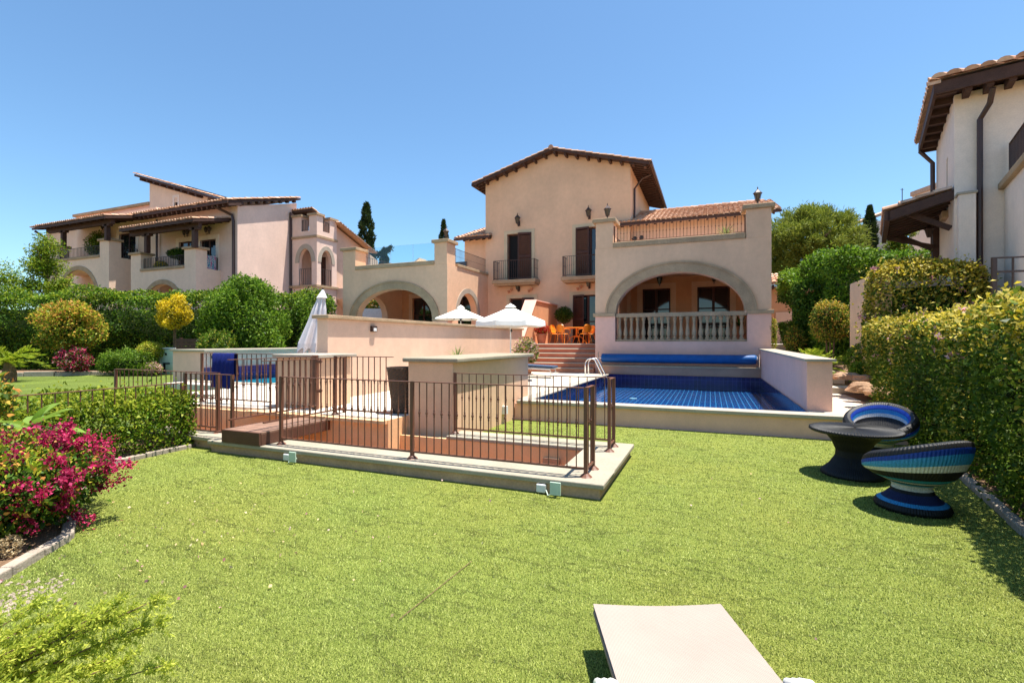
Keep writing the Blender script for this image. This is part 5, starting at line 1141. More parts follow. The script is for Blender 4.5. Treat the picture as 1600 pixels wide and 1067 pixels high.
foliage('foliage', P, Nn, .10, ['leaf_dark', 'leaf_bright'], lambda Q: (rng.random(len(Q)) < np.where(Q[:, 2] > 3.7, .85, .02)).astype(int), h3, .55, .9, [(3.25, 4.6, 19.65, 23.8, .9, 3.4, 0, (0, 0))])  # light painted by leaf choice: bright sunlit top, dark shaded front
h4 = plant('hedge', (*C(12, 15.6), 1.5), 'bright green loose hedge running up to the timber porch canopy', 'hedge')
P, Nn = cbox(10.2, 14.2, 15.0, 17.5, 1.0, 4.55, 22000, seed=9, amp=.22, fr=1.3, thick=.3, faces='flt', rnd=.45)
foliage('foliage', P, Nn, .105, ['leaf_bright', 'leaf_dark'], pick(.7, .3), h4, .55, .95, [(10.8, 13.8, 15.7, 17.3, 1, 3.9, YAW, (0, 0))])
def shrub(name, X, Y, zc, r, n, size, mats, prob, label, cat='shrub', stem=None, seed=1, amp=.08, core=.6, spread=.9, aspect=.5, fr=2.5, group=None, blobs=0):
    x, y = C(X, Y); zb = stem if stem is not None else zc - r[2]
    t = plant(name, (x, y, zb), label, cat, group); P, Nn = ell_pts((x, y, zc), r, n, seed, amp, fr, .32)
    if blobs:
        qb = np.random.default_rng(seed + 50); c0_ = np.array([x, y, zc]); Ps, Ns = [c0_ + (P[: n // 4] - c0_) * .84], [Nn[: n // 4]]; d_ = unit(qb.normal(size=(blobs, 3)) + np.array([0, 0, .25]))
        for e in d_:
            k_ = qb.uniform(.24, .42); a_, b_ = ell_pts(np.array([x, y, zc]) + e * np.array(r) * (1.16 - k_), np.array(r) * k_ * qb.uniform(.85, 1.2), int(n * .75 / blobs), int(qb.integers(99)), amp * .5, fr * 1.6, .5); Ps.append(a_); Ns.append(b_)
        for e in range(blobs * 2):                            # young shoots standing out of the crown
            w_ = qb.normal(size=3); w_[2] = abs(w_[2]) + .35; w_ /= np.linalg.norm(w_); p0 = np.array([x, y, zc]) + w_ * np.array(r) * .97; dv = w_ * .5 + np.array([0, 0, .8]); dv /= np.linalg.norm(dv); l = qb.uniform(.12, .32) * (r[2] / 1.2) ** .5
            k2 = np.linspace(0, 1, 14)[:, None]; Ps.append(p0 + dv * l * k2 + qb.normal(size=(14, 3)) * .012); Ns.append(np.tile(w_, (14, 1)))
        P, Nn = np.concatenate(Ps), np.concatenate(Ns)
    foliage('foliage', P, Nn, size, mats, prob, t, aspect, spread, [((x, y, zc), tuple(q * core for q in r))] if core else None)
    if stem is not None:
        part('stem', 'bark', t, lambda m: [m.tube([(x + .05 * k, y + .03 * k, stem), (x + .12 * k, y - .04 * k, zc - r[2] * .2)], [.03, .02], 6) for k in (-1, 0, 1)])
    return t
shrub('shrub', 9.55, 14.5, 2.35, (.56, .56, .60), 7000, .06, ['leaf_mid', 'leaf_orange', 'leaf_yellow'], lambda P: np.where(P[:, 2] > 2.7, rng.integers(0, 3, len(P)), np.where(rng.random(len(P)) < .35, 1, 0)), 'rounded shrub with orange yellow top in front of the dark hedge', seed=4, stem=.7)
shrub('shrub', 8.95, 12.2, 1.25, (.42, .42, .36), 5000, .05, ['leaf_mid', 'leaf_bright'], pick(.6, .4), 'small round green shrub to the right of the cycad', seed=6)
shrub('shrub', 8.45, 11.6, .95, (.30, .30, .28), 2600, .06, ['leaf_bright'], None, 'little bright green bush just in front of the round shrub by the rocks', seed=7)
shrub('shrub', 8.55, 10.7, .75, (.55, .50, .55), 5000, .06, ['leaf_mid', 'leaf_orange', 'leaf_yellow'], pick(.6, .25, .15), 'brownish low shrub above the rocks at the end of the big hedge', seed=10)
shrub('shrub', 9.9, 17.4, 1.5, (.3, .9, .75), 3500, .07, ['leaf_lime', 'leaf_yellow', 'leaf_orange'], pick(.5, .25, .25), 'narrow yellow green shrub at the foot of the dark hedge', seed=11) if False else None
shrub('shrub', 10.6, 18.6, 1.95, (.35, .5, .62), 3500, .07, ['leaf_lime', 'leaf_orange'], pick(.7, .3), 'small yellow green bush beside the path steps', seed=12) if False else None
shrub('shrub', 10.0, 17.0, 1.75, (.35, .6, .55), 3500, .07, ['leaf_mid', 'leaf_orange'], pick(.6, .4), 'small ochre bush beside the white path steps', seed=12)
shrub('shrub', 9.36, 17.3, 2.0, (.09, .09, .55), 900, .06, ['leaf_lime', 'leaf_yellow'], pick(.6, .4), 'thin yellow green plant against the corner of the pink villa', seed=13, core=.4)
# cycad
def fronds(t, c, n, L, mat, lift=(.3, 1.1), leaf=.16, nl=22, droop=.6, w=.02, seed=2):
    r = np.random.default_rng(seed); P = []; D = []; Nn = []
    for i in range(n):
        az = 2 * math.pi * i / n + r.uniform(-.2, .2); el = r.uniform(*lift); l = L * r.uniform(.8, 1.1); x, y, z = c; d = np.array([math.cos(az), math.sin(az)])
        for k in range(nl):
            s = (k + 1) / nl; rr = l * s; p = np.array([x + d[0] * rr * math.cos(el), y + d[1] * rr * math.cos(el), z + rr * math.sin(el) - droop * l * s * s])
            tang = np.array([d[0], d[1], math.tan(el) - 2 * droop * s]); tang /= np.linalg.norm(tang)
            for sd in (-1, 1):
                P.append(p); D.append(tang * .55 + sd * np.array([-d[1], d[0], 0]) * .8 + np.array([0, 0, .2])); Nn.append((0, 0, 1))
    P, D, Nn = map(np.array, (P, D, Nn)); V = leaf_geo(P, Nn, leaf, w / leaf, .5, .05, D); return numesh('fronds', V, quads(len(P)), [mat], np.zeros(len(P), int), t)
x, y = C(8.35, 13.2); t = plant('cycad', (x, y, .6), 'small cycad palm with arching yellow green fronds by the path', 'palm')
fronds(t, (x, y, .95), 26, .85, 'leaf_lime', (.15, 1.2), .17, 24, .35, .03); part('trunk', 'bark', t, lambda m: m.lathe([(.16, 0), (.18, .15), (.12, .4)], x, y, 10, 0, None, .55))
# rocks
def rock(loc, s, seed, label):
    r = np.random.default_rng(seed); m = MB(); k_, n_ = 7, 12; rows = []
    off = r.uniform(.75, 1.2, (k_ + 1, n_))
    for i in range(k_ + 1):
        a = math.pi * i / k_; rows.append([(loc[0] + s[0] * math.sin(a) * math.cos(2 * math.pi * j / n_) * off[i, j] + .001 * j, loc[1] + s[1] * math.sin(a) * math.sin(2 * math.pi * j / n_) * off[i, j], loc[2] + s[2] * max(-.35, -math.cos(a)) * off[i, 0]) for j in range(n_)])
    m.grid(rows, 0, True); setp(m.build('rock', 'rock'), label, 'rock', 'rocks along the path edge')
for i, (px, py, Y, s) in enumerate([(1345, 607, 10.2, (.28, .22, .16)), (1372, 612, 9.9, (.26, .24, .15)), (1322, 588, 11.3, (.40, .25, .12)), (1352, 590, 11.0, (.32, .22, .12)), (1400, 618, 9.3, (.2, .2, .14))]):
    X = (px - 800) / 755 * Y; rock((*C(X, Y), EYE - (py - 533) / 755 * Y - .02), s, 30 + i, ['brown rock at the bend of the path, the biggest at the front', 'brown rock right under the big hedge end', 'flat ochre rock nearest the cycad', 'flat ochre rock in the middle of the rock row', 'small dark rock behind the rear bowl chair'][i])
# background trees
def trunk(t, x, y, z0, z1, r, limbs=(), mat='bark'):
    part('trunk', mat, t, lambda m: (m.tube([(x, y, z0), (x + r * .5, y, (z0 + z1) / 2), (x, y + r * .3, z1)], [r, r * .75, r * .3], 9), [m.tube([(x, y, zz), (x + dx * .5, y + dy * .5, zz + dz * .6), (x + dx, y + dy, zz + dz)], [r * .5, r * .35, r * .12], 6) for zz, dx, dy, dz in limbs]))
X, Y = 23.7, 38; x, y = C(X, Y); t = plant('pine_tree', (x, y, 2), 'large round umbrella pine behind the right end of the pink villa', 'tree')
Pp = []; Dp = []
rr_ = np.random.default_rng(5)
cl = unit(rr_.normal(size=(300, 3))) * (rr_.uniform(.35, 1, (300, 1)) ** .45) * np.array([3.5, 3.5, 3.3]); cl = cl[cl[:, 2] > -2.4]; cl += unit(cl) * lump(cl, 3, .45, .9)[:, None]
for c in cl:
    m_ = 230; d = unit(rr_.normal(size=(m_, 3)) + unit(c[None])[0] * .9 + np.array([0, 0, .5])); b = c + rr_.normal(size=(m_, 3)) * np.array([.25, .25, .20]); Pp.append(b); Dp.append(d)
Pp = np.concatenate(Pp) + np.array([x, y, 9.1]); Dp = np.concatenate(Dp)
numesh('crown', leaf_geo(Pp, Dp, .34, .16, .5, .03, Dp), quads(len(Pp)), ['leaf_pine'], np.zeros(len(Pp), int), t)
trunk(t, x, y, 1, 10, .35, [(6 + .5 * k, 2.2 * math.cos(k * 2.1), 2.2 * math.sin(k * 2.1), 2.0) for k in range(8)])
def cypress(X, Y, z0, z1, r, label, seed, side=False):
    x, y = C(X, Y); t = plant('cypress', (x, y, z0), label, 'tree', 'cypress trees behind the villas'); q = np.random.default_rng(seed); n = 9000
    s = q.random(n); th = q.uniform(0, 6.283, n); rad = r * np.minimum(1, (1 - s) * 3.2 + .10) * (1 + .22 * np.sin(s * 41 + th * 2)) * np.sqrt(q.uniform(.3, 1, n)) * np.where(s < .1, .7, 1)
    P = np.stack([x + rad * np.cos(th), y + rad * np.sin(th), z0 + (z1 - z0) * s], 1)
    if side:
        m_ = 900; u = q.random(m_); e = np.array(C(1.9, 0)) ; b = np.stack([x + e[0] * (.2 + u), y + e[1] * (.2 + u), np.full(m_, z0 + (z1 - z0) * .40) + u * .9 + q.normal(size=m_) * .12], 1); b[:, :2] += q.normal(size=(m_, 2)) * .12; b2 = b.copy(); b2[:, 2] -= u * 1.6 + .7; P = np.concatenate([P, b, b2])
    D = unit(np.stack([np.cos(th), np.sin(th), np.full(n, 2.2)], 1)); D = np.concatenate([D, np.tile([.3, .1, 1], (len(P) - n, 1))])
    numesh('crown', leaf_geo(P, D, r * .45, .28, .4, .05, D + q.normal(size=D.shape) * .35), quads(len(P)), ['leaf_cypress'], np.zeros(len(P), int), t)
    trunk(t, x, y, z0 - 2, z1 - (z1 - z0) * .3, .14)
cypress(-13.7, 45.5, 6, 14.6, .66, 'tall dark cypress with side branches left of the glass balustrade', 21, True)
cypress(-6.5, 46, 6, 13.2, .45, 'slim cypress tip rising behind the stone pillar of the left wing', 22)
cypress(-11.9, 45, 6, 10.3, .42, 'small distant cypress seen through the glass balustrade', 23)
cypress(31.1, 42, 7, 13.4, .5, 'small dark cypress between the pine and the timber canopy', 24)
def loose_tree(X, Y, z0, z1, r, label, mats, prob, n, seed, size=.14, name='tree'):
    x, y = C(X, Y); t = plant(name, (x, y, z0), label, 'tree'); q = np.random.default_rng(seed); nb = 26; H = z1 - z0
    c = np.stack([q.normal(size=nb) * r * .5, q.normal(size=nb) * r * .5, q.uniform(.3, 1, nb) * H], 1); c[:, :2] *= (1.25 - (c[:, 2:] / H) ** 2); Pl, Nl = [], []
    for b in c:
        P, Nn = ell_pts((x + b[0], y + b[1], z0 + b[2] - .2), (r * .42, r * .42, r * .36), n // nb, int(q.integers(99)), .1, 2, .9); Pl.append(P); Nl.append(Nn)
    foliage('crown', np.concatenate(Pl), np.concatenate(Nl), size, mats, prob, t, .4, 1.0)
    trunk(t, x, y, z0 - 1, z0 + H * .85, .1, [(z0 + H * (.3 + .07 * k), r * .6 * math.cos(k * 2.3), r * .6 * math.sin(k * 2.3), H * .25) for k in range(6)])
loose_tree(-26.0, 27.0, .8, 7.6, 1.25, 'feathery bright green tree at the far left beside the beige villa', ['leaf_lime', 'leaf_bright'], pick(.6, .4), 9000, 31)
loose_tree(-29.3, 27.0, .5, 6.2, 1.8, 'broad bright bush tree at the left edge of the view', ['leaf_bright', 'leaf_lime'], pick(.6, .4), 9000, 32)
loose_tree(33.0, 41, 6, 12.4, 1.2, 'pale green tree just left of the timber canopy', ['leaf_lime', 'leaf_mid'], pick(.5, .5), 6000, 33, .2)
loose_tree(-7.6, 33, 1.5, 6.2, 1.6, 'green bush tree seen through the big arch of the left porch', ['leaf_lime', 'leaf_mid'], pick(.5, .5), 6000, 34, .16)
wl = thing('garden_wall', (*C(-9, 31.0), 1), 'white planter wall seen through the arch of the left porch', 'wall')
part('wall', 'offwhite_metal', wl, lambda m: (m.bar((*C(-10.5, 31), 2.3), (*C(-7.72, 31), 2.3), .3, 3.0), m.bar((*C(-7.66, 31), 2.25), (*C(-5.5, 31), 2.25), .3, 2.9)))
shrub('shrub', -8.2, 31.9, 4.3, (2.2, .8, .55), 5000, .14, ['leaf_mid', 'leaf_orange'], pick(.7, .3), 'long planted shrub on top of the white planter wall', seed=19)
# far left hedge and shrubs
hl = plant('hedge', (*C(-19, 24.5), .3), 'long dark green hedge in front of the left villas', 'hedge')
P, Nn = cbox(-29, -9.3, 23.6, 25.4, .3, 4.05, 60000, seed=14, amp=.34, fr=1.5, thick=.35, faces='flrt', rnd=.5)
foliage('foliage', P, Nn, .13, ['leaf_dark', 'leaf_bright', 'leaf_lime'], lambda Q: np.where(Q[:, 2] > 3.75, rng.choice([0, 1, 2], len(Q), p=[.25, .45, .3]), rng.choice([0, 1, 2], len(Q), p=[.62, .30, .08])), hl, .5, .95, [(-28.4, -9.9, 24.5, 25.2, .3, 3.3, YAW, (0, 0))])  # sunlit top and shadowed lower part painted in by the leaf mix
shrub('shrub', -12.0, 21.6, 2.2, (2.2, 1.2, 2.15), 38000, .115, ['leaf_bright', 'leaf_dark'], pick(.75, .25), 'big bright green laurel bush in front of the left villas', seed=15, amp=.16, fr=1.5, blobs=46)
shrub('shrub', -10.0, 23.0, 2.1, (.95, .8, 1.5), 9000, .11, ['leaf_bright', 'leaf_mid'], pick(.6, .4), 'smaller green bush behind the closed parasol', seed=16, amp=.12, blobs=18)
shrub('shrub', -12.0, 19.7, 1.6, (.72, .6, .55), 5500, .08, ['leaf_bright', 'leaf_mid', 'leaf_yellow'], pick(.5, .4, .1), 'round green shrub above the left pool wall, beside the slatted screen', seed=17, blobs=14)
shrub('shrub', -10.75, 20.9, 1.65, (.58, .5, .52), 4500, .08, ['leaf_mid', 'leaf_bright'], pick(.5, .5), 'round clipped shrub above the left pool wall, nearer the closed parasol', seed=18)
shrub('small_tree', -14.8, 21.2, 2.85, (.62, .6, .78), 7000, .085, ['leaf_gold', 'leaf_yellow'], pick(.8, .2), 'golden yellow little tree in front of the dark hedge', 'tree', stem=.3, seed=19, amp=.1, fr=3.5, blobs=20)
shrub('shrub', -19.6, 21.3, 2.3, (1.7, 1.0, 1.02), 16000, .115, ['leaf_orange', 'leaf_lime', 'leaf_mid'], lambda P: np.where(P[:, 2] > 2.2, rng.choice([0, 1, 2], len(P), p=[.55, .35, .1]), rng.choice([0, 1, 2], len(P), p=[.3, .3, .4])), 'broad orange and yellow variegated shrub on the left', stem=.3, seed=20, amp=.12, fr=1.5, blobs=34)
shrub('bougainvillea', -18.6, 20.5, .85, (.85, .5, .55), 5000, .085, ['bract_magenta', 'leaf_dark', 'petal_pink'], pick(.5, .4, .1), 'small magenta bougainvillea under the orange shrub at the far left', 'shrub', seed=21, blobs=16)
shrub('shrub', -16.4, 20.6, .75, (1.5, .7, .55), 9000, .13, ['leaf_bright', 'leaf_mid'], pick(.6, .4), 'low spreading green shrub with fine leaves by the far left lawn', seed=22, amp=.12, aspect=.22, blobs=20)
shrub('shrub', -15.6, 20.9, 1.3, (.55, .5, .36), 4500, .06, ['leaf_lime', 'leaf_yellow'], pick(.7, .3), 'round yellow green clipped shrub left of the pump cabinet', seed=23)
shrub('flower_clump', -15.0, 20.2, .55, (.45, .3, .25), 1800, .06, ['petal_pink', 'leaf_mid', 'leaf_lime'], pick(.4, .3, .3), 'little clump of pink and grey flowers beside the pump cabinet', 'flowers', seed=24)
x, y = C(-18.0, 17.3); t = plant('cycad', (x, y, .26), 'drooping green palm fronds at the left edge of the lawn', 'palm')
fronds(t, (x, y, .9), 24, 1.15, 'leaf_lime', (.2, 1.2), .24, 24, .5, .035, 4); part('trunk', 'bark', t, lambda m: m.lathe([(.2, 0), (.2, .3), (.12, .7)], x, y, 10, 0, None, .26))
# low hedge by the fence
lh = plant('hedge', (-8.1, 3.4, 0), 'low airy yellow green hedge behind the thin rail on the left', 'hedge')
P, Nn = cbox(-8.85, -7.72, -.5, 5.32, .04, .85, 24000, 0, None, seed=25, amp=.12, fr=2.2, thick=.3, faces='rtb', rnd=.2)
P2, N2 = cbox(-8.6, -7.7, .5, 5.4, .2, .85, 5000, 0, None, seed=26, amp=.1, thick=.5, faces='rt')
foliage('foliage', np.concatenate([P, P2]), np.concatenate([Nn, N2]), .062, ['leaf_lime', 'leaf_mid', 'leaf_bright'], lambda Q: np.where(Q[:, 2] > .72, rng.choice([0, 1, 2], len(Q), p=[.85, .05, .10]), rng.choice([0, 1, 2], len(Q), p=[.45, .2, .35])), lh, .45, .95)
part('stems', 'twig', lh, lambda m: [m.tube([(-8.2 + .25 * math.sin(k * 5.1), -.3 + k * .14, .0), (-8.15 + .3 * math.sin(k * 3.3), -.3 + k * .14 + .08 * math.cos(k), .8)], [.012, .005], 5) for k in range(41)])
# bougainvillea
bx, by = C(-4.60, 4.12); t = plant('bougainvillea', (bx, by, 0), 'magenta bougainvillea bush spilling over the edging at the left', 'shrub')
q = np.random.default_rng(9)
P, Nn = ell_pts((bx, by, .46), (.86, .95, .38), 15000, 27, .12, 2.6, .45, .04)
nl_ = len(P); d = unit(q.normal(size=(74, 3)) * np.array([1, 1, .8]) + np.array([.25, .0, .5])); cs = np.array([bx, by, .46]) + d * np.array([.92, .98, .39]) * q.uniform(.86, 1.10, (74, 1)); cs = cs[cs[:, 2] > .12]
Pb, Nb = [], []
for c, dd in zip(cs, d):
    m_ = int(q.integers(90, 190)); ax = unit((dd + q.normal(size=3) * .35)[None])[0]; u = q.uniform(-.20, .15, m_)[:, None]; Pb.append(c + ax * u + q.normal(size=(m_, 3)) * .027); Nb.append(np.tile(ax, (m_, 1)) + q.normal(size=(m_, 3)) * .5)
Pb, Nb = np.concatenate(Pb), unit(np.concatenate(Nb))
foliage('foliage', P, Nn, .058, ['leaf_dark', 'leaf_lime', 'leaf_orange'], lambda Q: np.where(Q[:, 2] > .62, rng.choice([0, 1, 2], len(Q), p=[.35, .4, .25]), rng.choice([0, 1, 2], len(Q), p=[.8, .12, .08])), t, .5, .9, [((bx, by, .46), (.55, .6, .28))])
foliage('bracts', Pb, Nb, .029, ['bract_magenta'], None, t, .8, .8, fold=.25)
part('branches', 'twig', t, lambda m: [m.tube([(bx, by, .0), (bx + .4 * dd[0], by + .4 * dd[1], .25 + .2 * dd[2]), tuple(c)], [.018, .011, .004], 5) for c, dd in list(zip(cs, d))[::2]])
# broad-leaved plant behind it
fx, fy = C(-5.25, 5.25); t = plant('frangipani', (fx, fy, 0), 'plant with long broad pale green leaves behind the bougainvillea', 'plant')
def long_leaf(m, b, az, el, L, w):
    b = Vector(b); d = Vector(C(math.cos(az), math.sin(az))) ; d = Vector((d.x, d.y, 0)).normalized(); sd = Vector((-d.y, d.x, 0)); rows = []
    for k in range(13):
        s = k / 12; ww = w * math.sin(math.pi * min(1, s * .92 + .06)) ** .75; p = b + d * (L * s * math.cos(el)) + Vector((0, 0, L * s * math.sin(el) - .28 * L * s * s))
        rows.append([p - sd * ww + Vector((0, 0, ww * .35)), p - sd * ww * .5 + Vector((0, 0, ww * .12)), p, p + sd * ww * .5 + Vector((0, 0, ww * .12)), p + sd * ww + Vector((0, 0, ww * .35))])
    m.grid(rows)
for i, (az, el, L, w) in enumerate([(.05, .32, .62, .085), (-.35, .12, .60, .085), (.5, .75, .50, .085), (1.2, .9, .45, .085), (2.2, .55, .6, .085), (2.9, .35, .62, .085), (-.9, .3, .5, .085), (-1.6, .5, .5, .075), (-2.4, .4, .55, .085), (.25, 1.15, .45, .075), (-.15, .65, .5, .075)]):
    m = MB(); long_leaf(m, (fx, fy, .68 + .03 * (i % 4)), az, el, L, w); m.build('leaf', 'leaf_agave', t, smooth=True)
part('stem', 'bark', t, lambda m: m.tube([(fx, fy, 0), (fx, fy, .72)], [.04, .035], 8))
shrub('croton', -5.55, 5.2, 1.05, (.16, .16, .26), 300, .08, ['leaf_orange', 'leaf_mid'], pick(.5, .5), 'sprig of orange and green leaves at the left edge above the long-leaved plant', 'plant', stem=.0, seed=28, core=0)
# foreground juniper
jx, jy = C(-2.55, 1.55); t = plant('juniper', (jx, jy, 0), 'feathery juniper branches close to the camera at the bottom left', 'shrub')
q = np.random.default_rng(12); PP, DD, BR = [], [], []
tips = [(-1.50, 2.0, .62), (-1.62, 1.95, .62), (-1.78, 1.9, .58), (-1.95, 1.95, .62), (-1.66, 1.72, .48), (-1.86, 1.7, .50), (-2.05, 1.8, .60), (-2.2, 1.9, .62), (-1.72, 1.55, .36), (-1.5, 1.75, .44), (-2.1, 1.55, .50), (-2.3, 1.7, .62), (-1.9, 1.45, .38), (-1.58, 1.5, .30), (-2.35, 2.0, .60), (-2.0, 2.1, .52), (-1.75, 2.1, .50)] + [(-1.45 - 1.1 * q.random(), 1.35 + .75 * q.random(), .28 + .34 * q.random()) for _ in range(34)]
for (X, Y, z) in tips:
    a = np.array([jx, jy, .15]); b = np.array([*C(X, Y), z]); mid = (a + b) / 2 + np.array([0, 0, .05]); pts = []
    for k in range(15):
        s = k / 14; pts.append((1 - s) ** 2 * a + 2 * s * (1 - s) * mid + s * s * b)
    BR.append(pts)
    for k in range(3, 15):
        p = pts[k]; tg = pts[k] - pts[k - 1]; tg /= np.linalg.norm(tg)
        for j in range(7):
            dv = tg * .9 + q.normal(size=3) * .55; dv /= np.linalg.norm(dv); l = q.uniform(.06, .15) * (1.15 - k / 22)
            for s in np.linspace(.1, 1, 9):
                for e in range(3): PP.append(p + dv * l * s + q.normal(size=3) * .004); DD.append(dv * .8 + q.normal(size=3) * .6)
PP, DD = np.array(PP), unit(np.array(DD))
numesh('foliage', leaf_geo(PP, DD, .019, .36, .5, .05, DD), quads(len(PP)), ['leaf_juniper'], np.zeros(len(PP), int), t)
part('branches', 'bark', t, lambda m: [m.tube([tuple(p) for p in pts[::2]], [.009, .008, .007, .006, .005, .004, .003, .002], 5) for pts in BR])
# potted plants
def potted(name, x, y, z0, ph, pr, label, mk, potmat='terracotta_pot', cat='potted plant'):
    t = plant(name, (x, y, z0), label, cat); part('pot', potmat, t, lambda m: m.lathe([(pr * .7, 0), (pr * .98, ph * .85), (pr * 1.1, ph * .86), (pr * 1.1, ph), (pr * .9, ph), (pr * .85, ph * .9)], x, y, 18, 0, None, z0)); mk(t, x, y, z0 + ph); return t
def yucca(n, L, w, mat, z_st=.0, seed=1):
    def mk(t, x, y, z):
        q = np.random.default_rng(seed); m = MB()
        for i in range(n):
            az = 2.4 * i; el = 1.35 - 1.5 * i / n + q.uniform(-.1, .1); l = L * q.uniform(.8, 1.1); d = Vector((math.cos(az), math.sin(az), 0)); s_ = Vector((-d.y, d.x, 0)); rows = []
            for k in range(7):
                s = k / 6; ww = w * (1 - s ** 1.5) + .001; p = Vector((x, y, z + z_st)) + d * (l * s * math.cos(el)) + Vector((0, 0, l * s * math.sin(el) - .22 * l * s * s)); rows.append([p - s_ * ww, p + Vector((0, 0, -.2 * ww)), p + s_ * ww])
            m.grid(rows)
        m.build('leaves', mat, t)
        if z_st: part('stem', 'bark', t, lambda m: m.tube([(x, y, z - .05), (x, y, z + z_st)], [.04, .03], 7))
    return mk
potted('yucca', -5.35, 9.75, .42, .75, .24, 'pale spiky yucca in a pot behind the broad low wall', yucca(44, .42, .016, 'leaf_yucca', .12))
def bush(r, n, size, mats, prob, h=0, seed=1, core=.5):
    def mk(t, x, y, z):
        P, Nn = ell_pts((x, y, z + h + r[2] * .8), r, n, seed, .06, 4, .6); foliage('foliage', P, Nn, size, mats, prob, t, .5, 1.0, [((x, y, z + h + r[2] * .8), tuple(core * k for k in r))] if core else None)
        if h: part('stem', 'bark', t, lambda m: m.tube([(x, y, z - .05), (x + .02, y, z + h + .1)], [.03, .025], 7))
    return mk
potted('oleander', -6.72, 17.9, .42, .45, .25, 'loose pink flowering bush in a pot at the left foot of the red steps', bush((.52, .45, .52), 2600, .085, ['leaf_mid', 'petal_pink', 'leaf_lime', 'petal_dry'], pick(.4, .3, .2, .1), 0, 41, 0))
potted('geranium', -7.28, 21.35, 1.6, .45, .24, 'bright red geranium in a terracotta pot at the top of the steps', bush((.34, .3, .26), 1800, .07, ['petal_red', 'leaf_mid'], pick(.7, .3), 0, 42))
potted('topiary', -7.02, 24.1, 1.6, .4, .22, 'dark round topiary tree in a pot between the porch doors', bush((.46, .42, .40), 4200, .065, ['leaf_dark'], None, .75, 43))
potted('yucca', .55, 20.6, 5.1, .4, .2, 'spiky potted plant on the right upper terrace behind the railing', yucca(40, .75, .03, 'leaf_yucca', .25, 6))
potted('palm', 1.2, 23.6, 1.6, .45, .2, 'dark potted palm in the right porch behind the balustrade', yucca(34, .9, .03, 'leaf_dark', .35, 7))
potted('bonsai', -33.5, 21.8, 5.97, .4, .3, 'flat topped potted tree on the upper terrace of the turreted villa', bush((.75, .6, .34), 3000, .1, ['leaf_dark'], None, 1.0, 44))
potted('flower_pot', -34.9, 21.6, 5.97, .7, .3, 'yellow flowering pot on the upper terrace of the turreted villa', bush((.4, .4, .3), 900, .1, ['leaf_gold', 'leaf_mid'], pick(.6, .4), 0, 45))
potted('terrace_tree', -42.7, 21.9, 7.17, .5, .35, 'pale leafy potted tree on the upper terrace of the far left villa', bush((.85, .8, 1.0), 3500, .13, ['leaf_lime', 'leaf_mid'], pick(.5, .5), .5, 46, .3))
m = MB(); m.grid([[(-30.45, 21.55 + .08 * k, z + .01 * math.sin(k)) for k in range(10)] for z in (7.35, 7.0, 6.6, 6.3)])
mt, nt, out = newmat('floral_cloth'); pbsdf(nt, out, ramp(nt, noise(nt, pos(nt), 7, 2), [(.35, (.05, .2, .3)), (.45, (.45, .5, .5)), (.55, (.4, .08, .2)), (.65, (.1, .1, .35))], 'CONSTANT'), .9)
setp(m.build('floral_towel', 'floral_cloth'), 'floral towel drying on the side railing of the turreted villa', 'towel')
# dried flower, pebbles, petals, turf blades
dx_, dy_ = C(-3.88, 3.74); t = plant('dried_flower', (dx_, dy_, 0), 'dry straw-coloured flower head under the bougainvillea', 'flower')
P, Nn = ell_pts((dx_, dy_, .12), (.065, .065, .085), 500, 3, .005, 9, .3); foliage('flower_head', P, Nn, .02, ['petal_dry'], None, t, .6, .7); part('stem', 'twig', t, lambda m: m.tube([(dx_, dy_, 0), (dx_, dy_, .1)], .004, 5))
q = np.random.default_rng(3)
def scatter_rocks(name, XY, s, mats, pr, label=None):
    n = len(XY); base = np.array([(1, 0, 0), (.4, .8, 0), (-.5, .75, 0), (-1, 0, 0), (-.45, -.8, 0), (.5, -.75, 0), (.5, .1, .62), (-.1, .45, .7), (-.45, -.3, .6), (.1, -.4, .66)])
    tri = [(0, 1, 7, 6), (1, 2, 8, 7), (2, 3, 8, 8), (3, 4, 9, 8), (4, 5, 6, 9), (5, 0, 6, 6), (6, 7, 8, 9)]
    tri = [(0, 1, 7, 6), (2, 3, 8, 7), (1, 2, 7, 7), (3, 4, 9, 8), (4, 5, 6, 9), (6, 7, 8, 9)]
    V = []; F = []; 
    for i, (x, y) in enumerate(XY):
        a = q.uniform(0, 6.28); sc = s * q.uniform(.5, 1.4, 3); b = base * sc * q.uniform(.85, 1.15, base.shape); c_, s__ = math.cos(a), math.sin(a)
        V.append(np.stack([x + b[:, 0] * c_ - b[:, 1] * s__, y + b[:, 0] * s__ + b[:, 1] * c_, b[:, 2] + .002], 1))
    mb = MB()
    for v in V:
        k0 = len(mb.v); mb.v += [tuple(p) for p in v]
        for f_ in tri: 
            ff = list(dict.fromkeys(f_)); mb.f.append([k0 + j for j in ff]); mb.m.append(0)
        mb.f.append([k0 + 5, k0, k0 + 6]); mb.m.append(0)
    return mb
flat('pebble', (.33, .27, .20), .8, 0, .3, .35, 25)
XY = []
while len(XY) < 190:
    Y = q.normal(3.18, .15); X = q.normal(-3.27, .13)
    if X > -3.05 - (3.6 - Y) * .05 and q.random() < .7: continue
    XY.append(C(X, Y))
setp(scatter_rocks('p', XY, .013, None, None).build('pebbles', 'pebble', local=True), 'scattered pale pebbles beside the left edging stones', 'pebbles', kind='stuff')
Xs = q.normal(-2.9, .8, 130); Ys = q.normal(4.0, .9, 130); P = np.array([[*C(X, Y), .028] for X, Y in zip(Xs, Ys) if X > -4.2 and Y > 2.7]); 
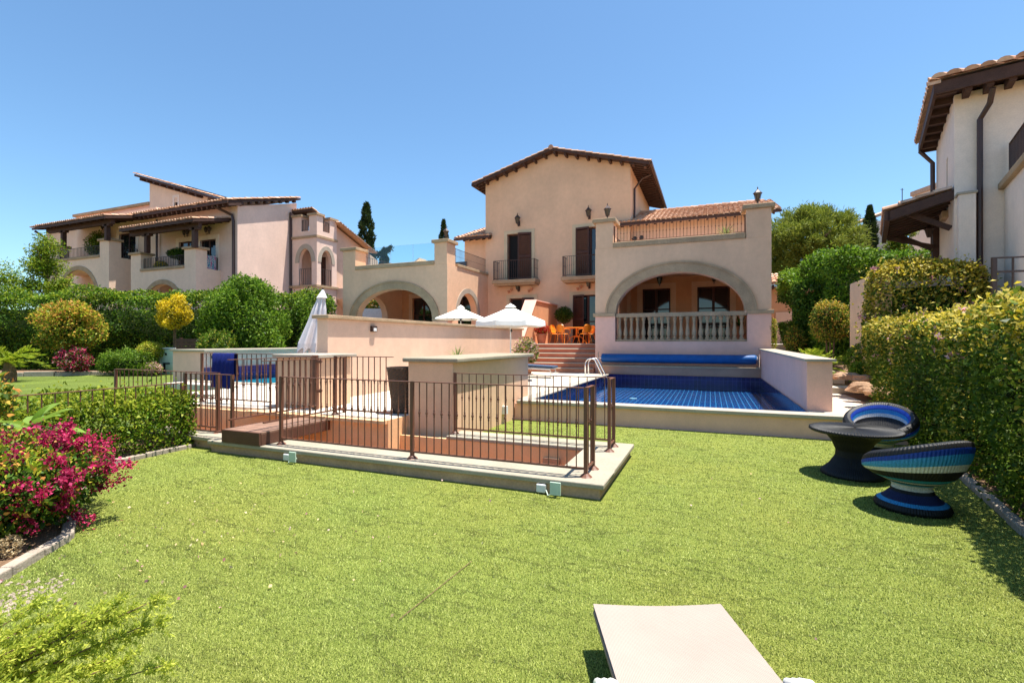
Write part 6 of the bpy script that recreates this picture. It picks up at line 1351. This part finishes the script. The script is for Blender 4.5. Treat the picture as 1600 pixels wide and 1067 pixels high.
Xr = q.uniform(-2.5, 3.5, 25); Yr = q.uniform(2.6, 6.5, 25); P = np.concatenate([P, np.array([[*C(X, Y), .028] for X, Y in zip(Xr, Yr)])])
o = foliage('fallen_petals', P, np.tile([0, 0, 1.], (len(P), 1)), .03, ['petal_dry', 'petal_pink'], pick(.7, .3), None, .7, 1.0, fold=.1); setp(o, 'dry petals and leaves scattered on the turf', 'petals', kind='stuff')
# pile of the artificial turf
n = 330000; Y = 2.0 * (9.5 / 2.0) ** q.random(n); X = q.uniform(-1.25, 1.12, n) * Y
P = np.stack([X * CY - Y * SY, X * SY + Y * CY, np.zeros(n)], 1)
ok = (P[:, 1] < 9.7) & (P[:, 0] < 2.05 + (P[:, 1] - 3) * .19) & (P[:, 0] > -7.55) & ~((P[:, 0] < -1.0) & (P[:, 1] > 5.08) & (P[:, 1] < 7.4)) & ~((P[:, 0] < -3.9) & (P[:, 1] > 5.08))
lb = np.interp(P[:, 1], [1.2, 1.84, 2.38, 2.98, 3.6, 4.15], [-4.25, -4.72, -5.1, -6.25, -7.2, -7.62]); ok &= P[:, 0] > lb + .02
P, Y = P[ok], Y[ok]; n = len(P)
az = q.normal(1.9, 1.1, n); el = q.uniform(.5, 1.35, n); D = np.stack([np.cos(az) * np.cos(el), np.sin(az) * np.cos(el), np.sin(el)], 1)
L = .015 * q.uniform(.6, 1.3, n); W = .0021 * np.maximum(1, Y / 2.6); S = np.stack([-np.sin(az), np.cos(az), np.zeros(n)], 1)
V = np.empty((n, 3, 3)); V[:, 0] = P - S * W[:, None]; V[:, 1] = P + S * W[:, None]; V[:, 2] = P + D * L[:, None]
o = numesh('turf_blades', V.reshape(-1, 3), np.arange(n * 3).reshape(n, 3), ['blade'], np.zeros(n, int)); setp(o, 'short green blades of the artificial turf', 'grass', kind='stuff')
m = MB(); a_, b_ = C(-.685, 2.94), C(-.31, 3.72)
m.bar((*a_, .012), (*b_, .012), .004, .003); setp(m.build('turf_seam', 'soil', local=True), kind='structure')
